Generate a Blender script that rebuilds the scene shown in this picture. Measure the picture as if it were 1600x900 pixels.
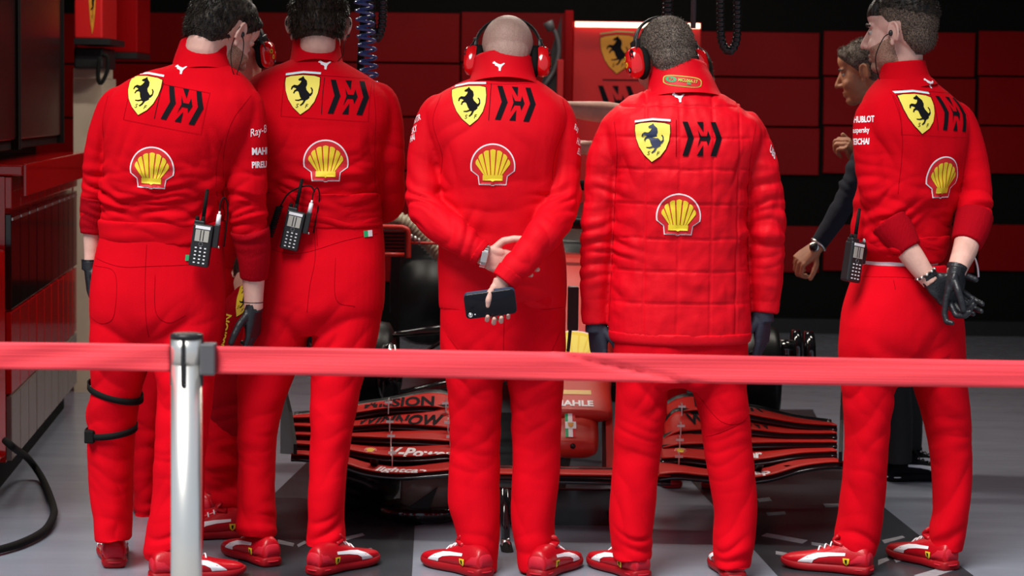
import bpy, bmesh, math, random
import numpy as np
from mathutils import Vector, Matrix, Euler
from mathutils.bvhtree import BVHTree
from mathutils.geometry import tessellate_polygon

for o in list(bpy.data.objects):
    bpy.data.objects.remove(o)
random.seed(7)
scene = bpy.context.scene
C = scene.collection

# ------------------------------------------------------------------ camera, sky, exposure
F = 3430.0                      # focal length in pixels of the 1600x900 frame
CAM_H = 1.476
PITCH = math.atan(278.0 / F)
ROLL = math.radians(0.8)
cam_data = bpy.data.cameras.new('camera')
cam = bpy.data.objects.new('camera', cam_data)
C.objects.link(cam)
cam_data.sensor_width = 36.0
cam_data.lens = 36.0 * F / 1600.0
CAM_R = Matrix.Rotation(math.pi / 2 - PITCH, 3, 'X') @ Matrix.Rotation(ROLL, 3, 'Z')
cam.matrix_world = Matrix.Translation((0, 0, CAM_H)) @ CAM_R.to_4x4()
cam_data.dof.use_dof = True
cam_data.dof.focus_distance = 6.95
cam_data.dof.aperture_fstop = 5.0
cam_data.clip_end = 200
scene.camera = cam

world = bpy.data.worlds.new('world')
scene.world = world
world.use_nodes = True
wn = world.node_tree
wn.nodes['Background'].inputs[0].default_value = (0.74, 0.85, 1.0, 1)
wn.nodes['Background'].inputs[1].default_value = 0.42
sun_data = bpy.data.lights.new('sun', 'SUN')
sun = bpy.data.objects.new('sun', sun_data)
C.objects.link(sun)
sun_data.energy = 4.0
sun_data.angle = math.radians(30)
sun_data.color = (1.0, 0.96, 0.9)
sun.rotation_euler = Euler((math.radians(33), 0, math.radians(-32)))
scene.view_settings.view_transform = 'Standard'
scene.view_settings.look = 'None'
scene.view_settings.gamma = 1.0
scene.view_settings.use_curve_mapping = False
scene.view_settings.exposure = 0.15


def W(px, py, Y):
    """measured photo position -> point of the place at distance Y"""
    d = CAM_R @ Vector(((px - 800) / F, -(py - 450) / F, -1.0))
    t = Y / d.y
    return Vector((d.x * t, Y, CAM_H + d.z * t))


def S(Y):
    return F / Y


# ------------------------------------------------------------------ materials
def new_mat(name):
    m = bpy.data.materials.new(name)
    m.use_nodes = True
    return m, m.node_tree, m.node_tree.nodes['Principled BSDF']


def mat(name, col, rough=0.5, metal=0.0, bump=0.0, bscale=200.0, var=0.0, vscale=4.0, spec=0.5,
        sheen=0.0, coat=0.0, emit=None, estr=0.0, trans=0.0, aniso=None):
    m, nt, b = new_mat(name)
    c = (col[0], col[1], col[2], 1)
    b.inputs['Base Color'].default_value = c
    b.inputs['Roughness'].default_value = rough
    b.inputs['Metallic'].default_value = metal
    b.inputs['Specular IOR Level'].default_value = spec
    b.inputs['Sheen Weight'].default_value = sheen
    b.inputs['Coat Weight'].default_value = coat
    b.inputs['Coat Roughness'].default_value = 0.06
    b.inputs['Transmission Weight'].default_value = trans
    if emit:
        b.inputs['Emission Color'].default_value = (emit[0], emit[1], emit[2], 1)
        b.inputs['Emission Strength'].default_value = estr
    tc = nt.nodes.new('ShaderNodeTexCoord')
    vec = tc.outputs['Object']
    if aniso:
        mp = nt.nodes.new('ShaderNodeMapping')
        mp.inputs['Scale'].default_value = aniso
        nt.links.new(vec, mp.inputs['Vector'])
        vec = mp.outputs['Vector']
    if var > 0:
        n = nt.nodes.new('ShaderNodeTexNoise')
        n.inputs['Scale'].default_value = vscale
        n.inputs['Detail'].default_value = 5
        nt.links.new(vec, n.inputs['Vector'])
        r = nt.nodes.new('ShaderNodeMapRange')
        r.inputs[1].default_value = 0.3
        r.inputs[2].default_value = 0.7
        r.inputs[3].default_value = 1 - var
        r.inputs[4].default_value = 1 + var
        nt.links.new(n.outputs[0], r.inputs[0])
        mx = nt.nodes.new('ShaderNodeMix')
        mx.data_type = 'RGBA'
        mx.blend_type = 'MULTIPLY'
        mx.inputs[0].default_value = 1
        mx.inputs[6].default_value = c
        nt.links.new(r.outputs[0], mx.inputs[7])
        nt.links.new(mx.outputs[2], b.inputs['Base Color'])
    if bump > 0:
        n2 = nt.nodes.new('ShaderNodeTexNoise')
        n2.inputs['Scale'].default_value = bscale
        n2.inputs['Detail'].default_value = 3
        nt.links.new(vec, n2.inputs['Vector'])
        bp = nt.nodes.new('ShaderNodeBump')
        bp.inputs['Strength'].default_value = bump
        bp.inputs['Distance'].default_value = 0.004
        nt.links.new(n2.outputs[0], bp.inputs['Height'])
        nt.links.new(bp.outputs[0], b.inputs['Normal'])
    return m


def mat2(name, ca, cb, scale, rough=0.8, lo=0.4, hi=0.6, aniso=None, bump=0.0, spec=0.3):
    """two colours mixed by noise (stubble, hair, worn paint)"""
    m, nt, b = new_mat(name)
    tc = nt.nodes.new('ShaderNodeTexCoord')
    mp = nt.nodes.new('ShaderNodeMapping')
    if aniso:
        mp.inputs['Scale'].default_value = aniso
    nt.links.new(tc.outputs['Object'], mp.inputs['Vector'])
    n = nt.nodes.new('ShaderNodeTexNoise')
    n.inputs['Scale'].default_value = scale
    n.inputs['Detail'].default_value = 4
    nt.links.new(mp.outputs[0], n.inputs['Vector'])
    r = nt.nodes.new('ShaderNodeValToRGB')
    r.color_ramp.elements[0].position = lo
    r.color_ramp.elements[0].color = (*ca, 1)
    r.color_ramp.elements[1].position = hi
    r.color_ramp.elements[1].color = (*cb, 1)
    nt.links.new(n.outputs[0], r.inputs[0])
    nt.links.new(r.outputs[0], b.inputs['Base Color'])
    b.inputs['Roughness'].default_value = rough
    b.inputs['Specular IOR Level'].default_value = spec
    if bump:
        bp = nt.nodes.new('ShaderNodeBump')
        bp.inputs['Strength'].default_value = bump
        bp.inputs['Distance'].default_value = 0.003
        nt.links.new(n.outputs[0], bp.inputs['Height'])
        nt.links.new(bp.outputs[0], b.inputs['Normal'])
    return m


M = {}
M['knit'] = mat('red_knit', (0.60, 0.0006, 0.008), 0.9, bump=0.25, bscale=420, var=0.05, vscale=9, spec=0.08, sheen=0.0)
M['knit_dark'] = mat('dark_red_rib_knit', (0.34, 0.0006, 0.007), 0.9, bump=0.5, bscale=300, spec=0.08, aniso=(1, 1, 0.12))
M['shell_fabric'] = mat('red_shell_fabric', (0.68, 0.0008, 0.010), 0.7, bump=0.15, bscale=500, var=0.04, vscale=7, spec=0.12)
M['quilt'] = mat('red_quilted_nylon', (0.70, 0.001, 0.011), 0.58, bump=0.22, bscale=60, var=0.04, vscale=6, spec=0.16)
M['trouser'] = mat('red_twill', (0.64, 0.0007, 0.009), 0.88, bump=0.2, bscale=380, var=0.06, vscale=8, spec=0.08)
M['seam'] = mat('seam_thread', (0.30, 0.001, 0.005), 0.9, spec=0.05)
M['navy'] = mat('navy_knit', (0.006, 0.009, 0.020), 0.9, bump=0.3, bscale=350)
M['blacktrouser'] = mat('black_twill', (0.010, 0.010, 0.012), 0.8, bump=0.2, bscale=350)
M['skin'] = mat('skin', (0.58, 0.30, 0.22), 0.5, bump=0.15, bscale=160, var=0.14, vscale=16, spec=0.35)
M['skin_pale'] = mat('pale_skin', (0.64, 0.37, 0.31), 0.5, bump=0.15, bscale=160, var=0.16, vscale=18, spec=0.35)
M['skin_tan'] = mat('tanned_skin', (0.46, 0.20, 0.11), 0.5, bump=0.15, bscale=160, var=0.14, vscale=16, spec=0.35)
M['nail'] = mat('finger_nail', (0.72, 0.44, 0.38), 0.3)
M['glove'] = mat('black_nitrile', (0.012, 0.013, 0.017), 0.42, bump=0.35, bscale=110, spec=0.45)
M['glove_navy'] = mat('navy_work_glove', (0.014, 0.017, 0.035), 0.75, bump=0.3, bscale=250)
M['hair_dark'] = mat2('dark_brown_hair', (0.008, 0.006, 0.005), (0.035, 0.024, 0.017), 120, 0.5, aniso=(1, 1, .25), bump=0.6)
M['hair_brown'] = mat2('brown_hair', (0.012, 0.008, 0.006), (0.055, 0.032, 0.02), 120, 0.45, aniso=(1, 1, .25), bump=0.6)
M['hair_grey'] = mat2('cropped_grey_brown_hair', (0.035, 0.025, 0.02), (0.20, 0.155, 0.125), 260, 0.7, bump=0.5)
M['hair_fade'] = mat2('faded_dark_hair', (0.03, 0.02, 0.016), (0.17, 0.115, 0.085), 260, 0.7, bump=0.5)
M['stubble_bald'] = mat2('shaved_scalp', (0.38, 0.235, 0.20), (0.55, 0.34, 0.28), 300, 0.55, lo=.3, hi=.7)
M['stubble'] = mat2('beard_stubble', (0.16, 0.085, 0.055), (0.46, 0.26, 0.19), 330, 0.7, lo=.3, hi=.7)
M['eye'] = mat('eye_white', (0.42, 0.38, 0.35), 0.3)
M['iris'] = mat('iris', (0.02, 0.012, 0.008), 0.2)
M['white'] = mat('white_print', (0.86, 0.85, 0.90), 0.6)
M['yellow'] = mat('yellow_print', (0.83, 0.62, 0.02), 0.6)
M['yellow_pale'] = mat('pale_yellow_print', (0.86, 0.72, 0.10), 0.6)
M['black'] = mat('black_print', (0.006, 0.006, 0.009), 0.8, spec=0.1)
M['navyprint'] = mat('navy_print', (0.01, 0.02, 0.07), 0.6)
M['redprint'] = mat('red_print', (0.62, 0.004, 0.012), 0.6)
M['green'] = mat('green_print', (0.02, 0.42, 0.16), 0.6)
M['limegreen'] = mat('lime_thread', (0.42, 0.60, 0.08), 0.7)
M['flagblue'] = mat('pale_blue_print', (0.45, 0.75, 0.80), 0.6)
M['plastic'] = mat('black_plastic', (0.012, 0.012, 0.014), 0.4, bump=0.1, bscale=300)
M['plastic_grey'] = mat('grey_plastic', (0.10, 0.10, 0.11), 0.5)
M['rubber'] = mat('black_rubber', (0.007, 0.007, 0.007), 0.8, spec=0.15)
M['screen'] = mat('lcd_screen', (0.42, 0.40, 0.36), 0.15)
M['glass_black'] = mat('black_glass', (0.005, 0.005, 0.009), 0.16, spec=0.25)
M['steel'] = mat('brushed_steel', (0.75, 0.74, 0.72), 0.28, metal=1)
M['chrome'] = mat('polished_chrome', (0.97, 0.95, 0.90), 0.30, metal=0.88)
M['shoe'] = mat('red_shoe_leather', (0.46, 0.002, 0.010), 0.38, bump=0.15, bscale=140, coat=0.1, spec=0.3)
M['shoe_heel'] = mat('rose_red_shoe_suede', (0.55, 0.012, 0.030), 0.55, bump=0.15, bscale=200, spec=0.25)
M['sole'] = mat('dark_red_sole', (0.30, 0.003, 0.008), 0.5, bump=0.2, bscale=60, spec=0.25)
M['cup'] = mat('gloss_red_shell', (0.80, 0.006, 0.010), 0.14, coat=0.8)
M['belt'] = mat('red_barrier_webbing', (0.97, 0.060, 0.085), 0.6, bump=0.6, bscale=90, aniso=(0.02, 0.02, 4), spec=0.4)
M['car_red'] = mat('matte_red_car_paint', (0.50, 0.018, 0.010), 0.42, var=0.03, vscale=3, spec=0.5)
M['flap_red'] = mat('matte_red_flap_paint', (0.50, 0.010, 0.006), 0.45, spec=0.18)
M['carbon'] = mat('carbon_fibre', (0.005, 0.005, 0.006), 0.35, bump=0.1, bscale=300, spec=0.25)
M['carbon_gloss'] = mat('gloss_carbon', (0.008, 0.008, 0.010), 0.12, coat=0.6)
M['panel_red'] = mat('red_wall_panel', (0.30, 0.0015, 0.003), 0.30, var=0.12, vscale=1.2, spec=0.14)
M['panel_lit'] = mat('bright_red_board', (0.62, 0.012, 0.014), 0.35)
M['gloss_red'] = mat('gloss_red_cabinet', (0.55, 0.006, 0.006), 0.12, coat=0.6, bump=0.05, bscale=3)
M['gloss_black'] = mat('gloss_black_cabinet', (0.008, 0.002, 0.002), 0.14, coat=0.25, bump=0.05, bscale=3)
M['dark_panel'] = mat('dark_screen_panel', (0.012, 0.005, 0.005), 0.25)
M['black_wall'] = mat('black_wall', (0.004, 0.004, 0.004), 0.7, spec=0.15)
M['ceiling'] = mat('dark_ceiling', (0.015, 0.015, 0.015), 0.7)
M['beige'] = mat('beige_paint', (0.58, 0.48, 0.37), 0.6, var=0.06, vscale=3)
M['grey_door'] = mat('grey_satin_panel', (0.20, 0.17, 0.15), 0.25, var=0.05)
M['lamp'] = mat('warm_led_strip', (1, 0.95, 0.85), 0.5, emit=(1.0, 0.78, 0.52), estr=2.2)
M['lamp_white'] = mat('ceiling_led', (1, 1, 1), 0.5, emit=(1.0, 0.93, 0.85), estr=6)
M['blue_hose'] = mat('blue_air_hose', (0.045, 0.10, 0.34), 0.25, coat=0.5)
M['tape'] = mat('yellow_tape', (0.72, 0.47, 0.16), 0.5)
M['gold'] = mat('dark_gold_print', (0.70, 0.30, 0.02), 0.5)


# ------------------------------------------------------------------ objects
def tag(o, label=None, cat=None, group=None, kind=None):
    if label: o['label'] = label
    if cat: o['category'] = cat
    if group: o['group'] = group
    if kind: o['kind'] = kind
    return o


def empty(name, loc=(0, 0, 0), label=None, cat=None, group=None):
    o = bpy.data.objects.new(name, None)
    o.empty_display_size = 0.1
    C.objects.link(o)
    o.location = loc
    return tag(o, label, cat, group)


def link(name, me, m=None, parent=None, smooth=True):
    o = bpy.data.objects.new(name, me)
    C.objects.link(o)
    if m is not None:
        for k in (m if isinstance(m, (list, tuple)) else [m]):
            me.materials.append(k)
    if smooth:
        me.polygons.foreach_set('use_smooth', [True] * len(me.polygons))
    if parent is not None:
        o.parent = parent
        # all parts are modelled in world coordinates; undo the parent chain's offset
        loc = Vector((0, 0, 0))
        p = parent
        while p is not None:
            loc += p.location
            p = p.parent
        o.location = -loc
    return o


def mesh_from(parts):
    V, Fc, n = [], [], 0
    for v, f in parts:
        V.extend([tuple(x) for x in v])
        Fc.extend([tuple(i + n for i in q) for q in f])
        n += len(v)
    me = bpy.data.meshes.new('m')
    me.from_pydata(V, [], Fc)
    me.update()
    return me


def build(name, parts, m, parent=None, smooth=True):
    return link(name, mesh_from(parts), m, parent, smooth)


# ------------------------------------------------------------------ shapes: every one returns (verts, faces)
def spw(x, p):
    return np.sign(x) * np.abs(x) ** p


def skin_rings(rings, cap=True):
    """rings: list of (n,3) arrays"""
    n = len(rings[0])
    V = np.concatenate(rings)
    Fc = []
    for i in range(len(rings) - 1):
        for j in range(n):
            a = i * n + j
            b = i * n + (j + 1) % n
            Fc.append((a, b, b + n, a + n))
    if cap:
        Fc.append(tuple(range(n - 1, -1, -1)))
        k = (len(rings) - 1) * n
        Fc.append(tuple(range(k, k + n)))
    return V, Fc


def catmull(P, sub):
    P = np.asarray(P, float)
    if len(P) < 3 or sub <= 1:
        if sub <= 1:
            return P
        t = np.linspace(0, 1, sub + 1)[:, None]
        return P[0] * (1 - t) + P[-1] * t
    Q = np.vstack([2 * P[0] - P[1], P, 2 * P[-1] - P[-2]])
    out = []
    for i in range(1, len(Q) - 2):
        p0, p1, p2, p3 = Q[i - 1], Q[i], Q[i + 1], Q[i + 2]
        for k in range(sub):
            t = k / sub
            out.append(0.5 * (2 * p1 + (p2 - p0) * t + (2 * p0 - 5 * p1 + 4 * p2 - p3) * t * t
                              + (3 * p1 - p0 - 3 * p2 + p3) * t ** 3))
    out.append(P[-1])
    return np.array(out)


def tube(path, seg=16, sub=4, ref=(1, 0, 0), n=2.0, cap=True, round_end=False):
    """path rows: x,y,z,ra,rb   (ra along ref, rb across)"""
    P = []
    for p in path:
        q = list(p[0]) + list(p[1:]) if hasattr(p[0], '__len__') else list(p)
        if len(q) == 4: q.append(q[3])
        P.append(q)
    P = catmull(P, sub)
    c = P[:, :3]
    if round_end:
        extra = []
        T = c[-1] - c[-2]
        T /= np.linalg.norm(T)
        for k in (0.45, 0.8, 0.97):
            r = math.sqrt(1 - k * k)
            row = P[-1].copy()
            row[:3] = c[-1] + T * k * P[-1, 3]
            row[3:] = P[-1, 3:] * r
            extra.append(row)
        P = np.vstack([P, extra])
        c = P[:, :3]
    T = np.gradient(c, axis=0)
    T /= np.linalg.norm(T, axis=1)[:, None] + 1e-12
    ref = np.array(ref, float)
    th = np.linspace(0, 2 * math.pi, seg, endpoint=False)
    ca, sa = spw(np.cos(th), 2 / n), spw(np.sin(th), 2 / n)
    rings = []
    prevS = None
    for i in range(len(P)):
        base = ref if prevS is None else prevS
        s = base - T[i] * base.dot(T[i])
        if np.linalg.norm(s) < 1e-3:
            s = np.cross(T[i], [0, 0, 1.0])
        s /= np.linalg.norm(s)
        prevS = s
        u = np.cross(T[i], s)
        rings.append(c[i] + np.outer(ca * P[i, 3], s) + np.outer(sa * P[i, 4], u))
    return skin_rings(rings, cap)


def wire(pts, r, seg=8, sub=4):
    return tube([tuple(p) + (r,) for p in pts], seg=seg, sub=sub)


def stack(rows, seg=40, sub=4, n=2.3, yaw=0.0):
    """horizontal rings, rows: cx,cy,cz,a,b"""
    P = catmull(rows, sub)
    th = np.linspace(0, 2 * math.pi, seg, endpoint=False)
    ca, sa = spw(np.cos(th), 2 / n), spw(np.sin(th), 2 / n)
    cy, sy = math.cos(yaw), math.sin(yaw)
    rings = []
    for p in P:
        x, y = ca * p[3], sa * p[4]
        rings.append(np.stack([p[0] + x * cy - y * sy, p[1] + x * sy + y * cy, np.full(seg, p[2])], 1))
    return skin_rings(rings[::-1] if P[0][2] > P[-1][2] else rings)


def ell(c, r, rot=None, seg=20, rings=12):
    V, Fc = [], []
    for i in range(rings + 1):
        a = math.pi * i / rings
        for j in range(seg):
            b = 2 * math.pi * j / seg
            V.append((math.sin(a) * math.cos(b) * r[0], math.sin(a) * math.sin(b) * r[1], -math.cos(a) * r[2]))
    for i in range(rings):
        for j in range(seg):
            p, q = i * seg + j, i * seg + (j + 1) % seg
            Fc.append((p, q, q + seg, p + seg))
    V = np.array(V)
    if rot is not None:
        V = V @ np.array(rot.to_matrix() if isinstance(rot, Euler) else rot).T
    return V + np.array(c), Fc


def xf(part, mtx):
    v, f = part
    A = np.array(mtx)
    return v @ A[:3, :3].T + A[:3, 3], f


def box(x0, x1, y0, y1, z0, z1, bev=0.0):
    if bev <= 0:
        v = np.array([(x, y, z) for z in (z0, z1) for y in (y0, y1) for x in (x0, x1)], float)
        return v, [(0, 2, 3, 1), (4, 5, 7, 6), (0, 1, 5, 4), (2, 6, 7, 3), (0, 4, 6, 2), (1, 3, 7, 5)]
    bm = bmesh.new()
    bmesh.ops.create_cube(bm, size=1)
    for v in bm.verts:
        v.co = ((x0 + x1) / 2 + v.co.x * (x1 - x0), (y0 + y1) / 2 + v.co.y * (y1 - y0), (z0 + z1) / 2 + v.co.z * (z1 - z0))
    bmesh.ops.bevel(bm, geom=list(bm.edges), offset=bev, segments=2, profile=0.5, affect='EDGES')
    v = np.array([tuple(q.co) for q in bm.verts])
    f = [tuple(q.index for q in p.verts) for p in bm.faces]
    bm.free()
    return v, f


def cyl(p0, p1, r0, r1=None, seg=20):
    if r1 is None: r1 = r0
    p0, p1 = np.array(p0, float), np.array(p1, float)
    ref = (1, 0, 0) if abs((p1 - p0)[0]) < 0.9 * np.linalg.norm(p1 - p0) else (0, 1, 0)
    return tube([tuple(p0) + (r0,), tuple(p1) + (r1,)], seg=seg, sub=1, ref=ref)


def torus(c, R, r, axis='Z', seg=32, rs=10, rot=None):
    V, Fc = [], []
    for i in range(seg):
        a = 2 * math.pi * i / seg
        for j in range(rs):
            b = 2 * math.pi * j / rs
            V.append(((R + r * math.cos(b)) * math.cos(a), (R + r * math.cos(b)) * math.sin(a), r * math.sin(b)))
    for i in range(seg):
        for j in range(rs):
            Fc.append((i * rs + j, ((i + 1) % seg) * rs + j, ((i + 1) % seg) * rs + (j + 1) % rs, i * rs + (j + 1) % rs))
    V = np.array(V)
    if axis == 'Y': V = V[:, [0, 2, 1]] * np.array([1, -1, 1])
    if axis == 'X': V = V[:, [2, 0, 1]]
    if rot is not None: V = V @ np.array(rot.to_matrix()).T
    return V + np.array(c), Fc


# ------------------------------------------------------------------ surface growing
def remesh(parts, vox, smooth=4):
    me = mesh_from(parts)
    o = bpy.data.objects.new('tmp', me)
    C.objects.link(o)
    md = o.modifiers.new('r', 'REMESH')
    md.mode = 'VOXEL'
    md.voxel_size = vox
    dg = bpy.context.evaluated_depsgraph_get()
    dg.update()
    out = bpy.data.meshes.new_from_object(o.evaluated_get(dg))
    bpy.data.objects.remove(o)
    bpy.data.meshes.remove(me)
    n = len(out.vertices)
    V = np.empty(n * 3)
    out.vertices.foreach_get('co', V)
    V = V.reshape(-1, 3)
    E = np.empty(len(out.edges) * 2, int)
    out.edges.foreach_get('vertices', E)
    E = E.reshape(-1, 2)
    deg = np.bincount(E.ravel(), minlength=n)[:, None].astype(float)
    deg[deg == 0] = 1
    for k in range(smooth):
        for lam in (0.55, -0.45):
            A = np.zeros_like(V)
            for d in range(3):
                A[:, d] = np.bincount(E[:, 0], V[E[:, 1], d], n) + np.bincount(E[:, 1], V[E[:, 0], d], n)
            V = V + lam * (A / deg - V)
    out.vertices.foreach_set('co', V.ravel())
    out.update()
    return out


def get_co(me):
    V = np.empty(len(me.vertices) * 3)
    me.vertices.foreach_get('co', V)
    N = np.empty(len(me.vertices) * 3)
    me.vertex_normals.foreach_get('vector', N)
    return V.reshape(-1, 3), N.reshape(-1, 3)


def set_co(me, V):
    me.vertices.foreach_set('co', np.ascontiguousarray(V).ravel())
    me.update()


_rng = np.random.default_rng(3)
_perm = _rng.permutation(256)
_perm = np.concatenate([_perm, _perm, _perm])
_grad = _rng.normal(size=(256, 3))
_grad /= np.linalg.norm(_grad, axis=1)[:, None]


def perlin(p):
    i = np.floor(p).astype(int)
    f = p - i
    u = f * f * f * (f * (f * 6 - 15) + 10)
    i &= 255
    out = 0
    for dx in (0, 1):
        wx = u[:, 0] if dx else 1 - u[:, 0]
        for dy in (0, 1):
            wy = u[:, 1] if dy else 1 - u[:, 1]
            for dz in (0, 1):
                wz = u[:, 2] if dz else 1 - u[:, 2]
                h = _perm[_perm[_perm[(i[:, 0] + dx) & 255] + ((i[:, 1] + dy) & 255)] + ((i[:, 2] + dz) & 255)]
                g = _grad[h]
                out = out + wx * wy * wz * (g[:, 0] * (f[:, 0] - dx) + g[:, 1] * (f[:, 1] - dy) + g[:, 2] * (f[:, 2] - dz))
    return out


def folds(V, N, wr, seed=0.0):
    """cloth folds: each wr = (centre, radius, axis across the folds, folds per metre, height)"""
    D = np.zeros(len(V))
    for k, (c, r, ax, fr, amp) in enumerate(wr):
        c = np.array(c)
        ax = np.array(ax, float)
        ax /= np.linalg.norm(ax)
        d = V - c
        w = np.exp(-(np.sum(d * d, 1) / (r * r)))
        warp = perlin(V * 7.0 + seed + k * 3.1) * 0.05
        al = d @ ax + warp
        q = (d - np.outer(d @ ax, ax)) * fr * 0.22 + np.outer(al * fr, ax) + seed + 17.3 * k
        nz = perlin(q)
        D += 1.45 * amp * w * (np.minimum(np.abs(nz) * 3.0, 1.0) - 0.5)
    return V + N * D[:, None]


def cloth(name, parts, vox, m, parent, wr=(), seed=0.0, smooth=4, base=0.0025, post=None):
    me = remesh(parts, vox, smooth)
    V, N = get_co(me)
    if base:
        b = perlin(V * np.array([9, 9, 6]) + seed) * base * 1.5 + perlin(V * np.array([24, 24, 16]) + seed * 2) * base * 0.6
        V = V + N * b[:, None]
    if len(wr):
        V = folds(V, N, wr, seed)
    if post is not None:
        V = post(V, N)
    set_co(me, V)
    return link(name, me, m, parent)


def bvh_of(*objs):
    V, P = [], []
    for o in objs:
        n = len(V)
        mw = Matrix.Translation(world_loc(o))
        V += [mw @ v.co for v in o.data.vertices]
        P += [tuple(i + n for i in p.vertices) for p in o.data.polygons]
    return BVHTree.FromPolygons(V, P)


def world_loc(o):
    loc = Vector((0, 0, 0))
    while o is not None:
        loc += o.location
        o = o.parent
    return loc


# ------------------------------------------------------------------ flat print laid onto a surface
def text_poly(s, size, shear=0.0, bold=0.0, align='CENTER', sx=1.0):
    cu = bpy.data.curves.new('t', 'FONT')
    cu.body = s
    cu.size = size
    cu.shear = shear
    cu.offset = bold
    cu.align_x = align
    cu.align_y = 'CENTER'
    cu.resolution_u = 3
    o = bpy.data.objects.new('t', cu)
    C.objects.link(o)
    dg = bpy.context.evaluated_depsgraph_get()
    dg.update()
    me = bpy.data.meshes.new_from_object(o.evaluated_get(dg))
    V = [(v.co.x * sx, v.co.y) for v in me.vertices]
    P = [tuple(p.vertices) for p in me.polygons]
    bpy.data.objects.remove(o)
    bpy.data.meshes.remove(me)
    bpy.data.curves.remove(cu)
    return V, P


def tess(poly):
    tr = tessellate_polygon([[Vector((x, y, 0)) for x, y in poly]])
    return [tuple(p) for p in poly], [tuple(t) for t in tr]


def decal(name, layers, mats, parent, bvh, O, R, U, N, grid=0.012, lift=0.0018, reach=0.35, maxdepth=None):
    """layers: list of ((verts2d, faces), material index, level)"""
    bm = bmesh.new()
    lay = bm.verts.layers.float.new('lift')
    for (v2, fc), mi, lv in layers:
        vs = []
        for x, y in v2:
            q = bm.verts.new((x, y, 0))
            q[lay] = lv
            vs.append(q)
        for f in fc:
            try:
                fa = bm.faces.new([vs[i] for i in f])
                fa.material_index = mi
            except ValueError:
                pass
    xs = [v.co.x for v in bm.verts]
    ys = [v.co.y for v in bm.verts]
    for lo, hi, nrm in ((min(xs), max(xs), (1, 0, 0)), (min(ys), max(ys), (0, 1, 0))):
        k = lo + grid
        while k < hi:
            bmesh.ops.bisect_plane(bm, geom=bm.verts[:] + bm.edges[:] + bm.faces[:], dist=1e-6,
                                   plane_co=(k if nrm[0] else 0, k if nrm[1] else 0, 0), plane_no=nrm)
            k += grid
    O, R, U, N = Vector(O), Vector(R), Vector(U), Vector(N).normalized()
    dead = []
    for v in bm.verts:
        p = O + R * v.co.x + U * v.co.y
        h = bvh.ray_cast(p - N * reach, N, reach * 2.5)
        if h[0] is None or (maxdepth is not None and abs((h[0] - O).dot(N)) > maxdepth):
            dead.append(v)
            continue
        v.co = h[0] - N * (lift * (1 + 0.7 * v[lay]))
    if dead:
        bmesh.ops.delete(bm, geom=dead, context='VERTS')
    if not bm.verts:
        bm.free()
        return None
    bmesh.ops.recalc_face_normals(bm, faces=bm.faces[:])
    for f in bm.faces:
        f.normal_update()
        if f.normal.dot(N) > 0:
            f.normal_flip()
    me = bpy.data.meshes.new(name)
    bm.to_mesh(me)
    bm.free()
    return link(name, me, mats, parent)


# emblem drawings; unit = metres, origin at the centre
def conv(pts, cx, cy, k):
    return [((x - cx) * k, -(y - cy) * k) for x, y in pts]


HORSE = [(180, 66), (191, 84), (209, 100), (213, 125), (206, 146), (213, 165), (228, 181), (238, 191), (249, 180), (247, 161),
         (238, 149), (246, 145), (257, 160), (257, 186), (246, 204), (236, 209), (236, 220), (224, 230), (211, 237), (197, 263),
         (178, 277), (171, 272), (187, 257), (197, 238), (190, 238), (184, 236), (160, 243), (138, 241), (136, 235), (160, 234),
         (179, 226), (170, 214), (164, 198), (158, 180), (148, 173), (134, 178), (127, 192), (119, 190), (127, 169), (141, 160),
         (131, 152), (116, 149), (109, 166), (101, 163), (106, 143), (122, 131), (147, 134), (159, 124), (167, 112), (171, 99),
         (158, 101), (147, 96), (150, 88), (164, 80), (172, 76)]


def shield_pts(g=1.0):
    out = []
    for x, y in [(58, 82), (95, 70), (177, 60), (260, 64), (297, 74), (300, 130), (293, 185), (272, 245), (235, 296), (178, 338),
                 (125, 290), (88, 235), (66, 175), (57, 120)]:
        out.append((178 + (x - 178) * g, 195 + (y - 195) * g))
    return out


def shield_layers(k, horse=2):
    """material slots: 0 black 1 yellow 2 horse 3 white 4 green"""
    L = [(tess(conv(shield_pts(1.035), 178, 195, k)), 0, 0), (tess(conv(shield_pts(1.0), 178, 195, k)), 1, 1),
         (tess(conv(HORSE, 178, 195, k)), horse, 2),
         (tess(conv([(54, 58), (178, 38), (302, 43), (302, 51), (178, 46), (54, 66)], 178, 195, k)), 3, 1),
         (tess(conv([(54, 51), (178, 31), (302, 36), (302, 43), (178, 38), (54, 58)], 178, 195, k)), 4, 1)]
    for s, x in (('S', 150), ('F', 215)):
        v, f = text_poly(s, 40 * k, 0.3)
        L.append((([(a + (x - 178) * k, b - (278 - 195) * k) for a, b in v], f), 0, 2))
    return L


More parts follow.
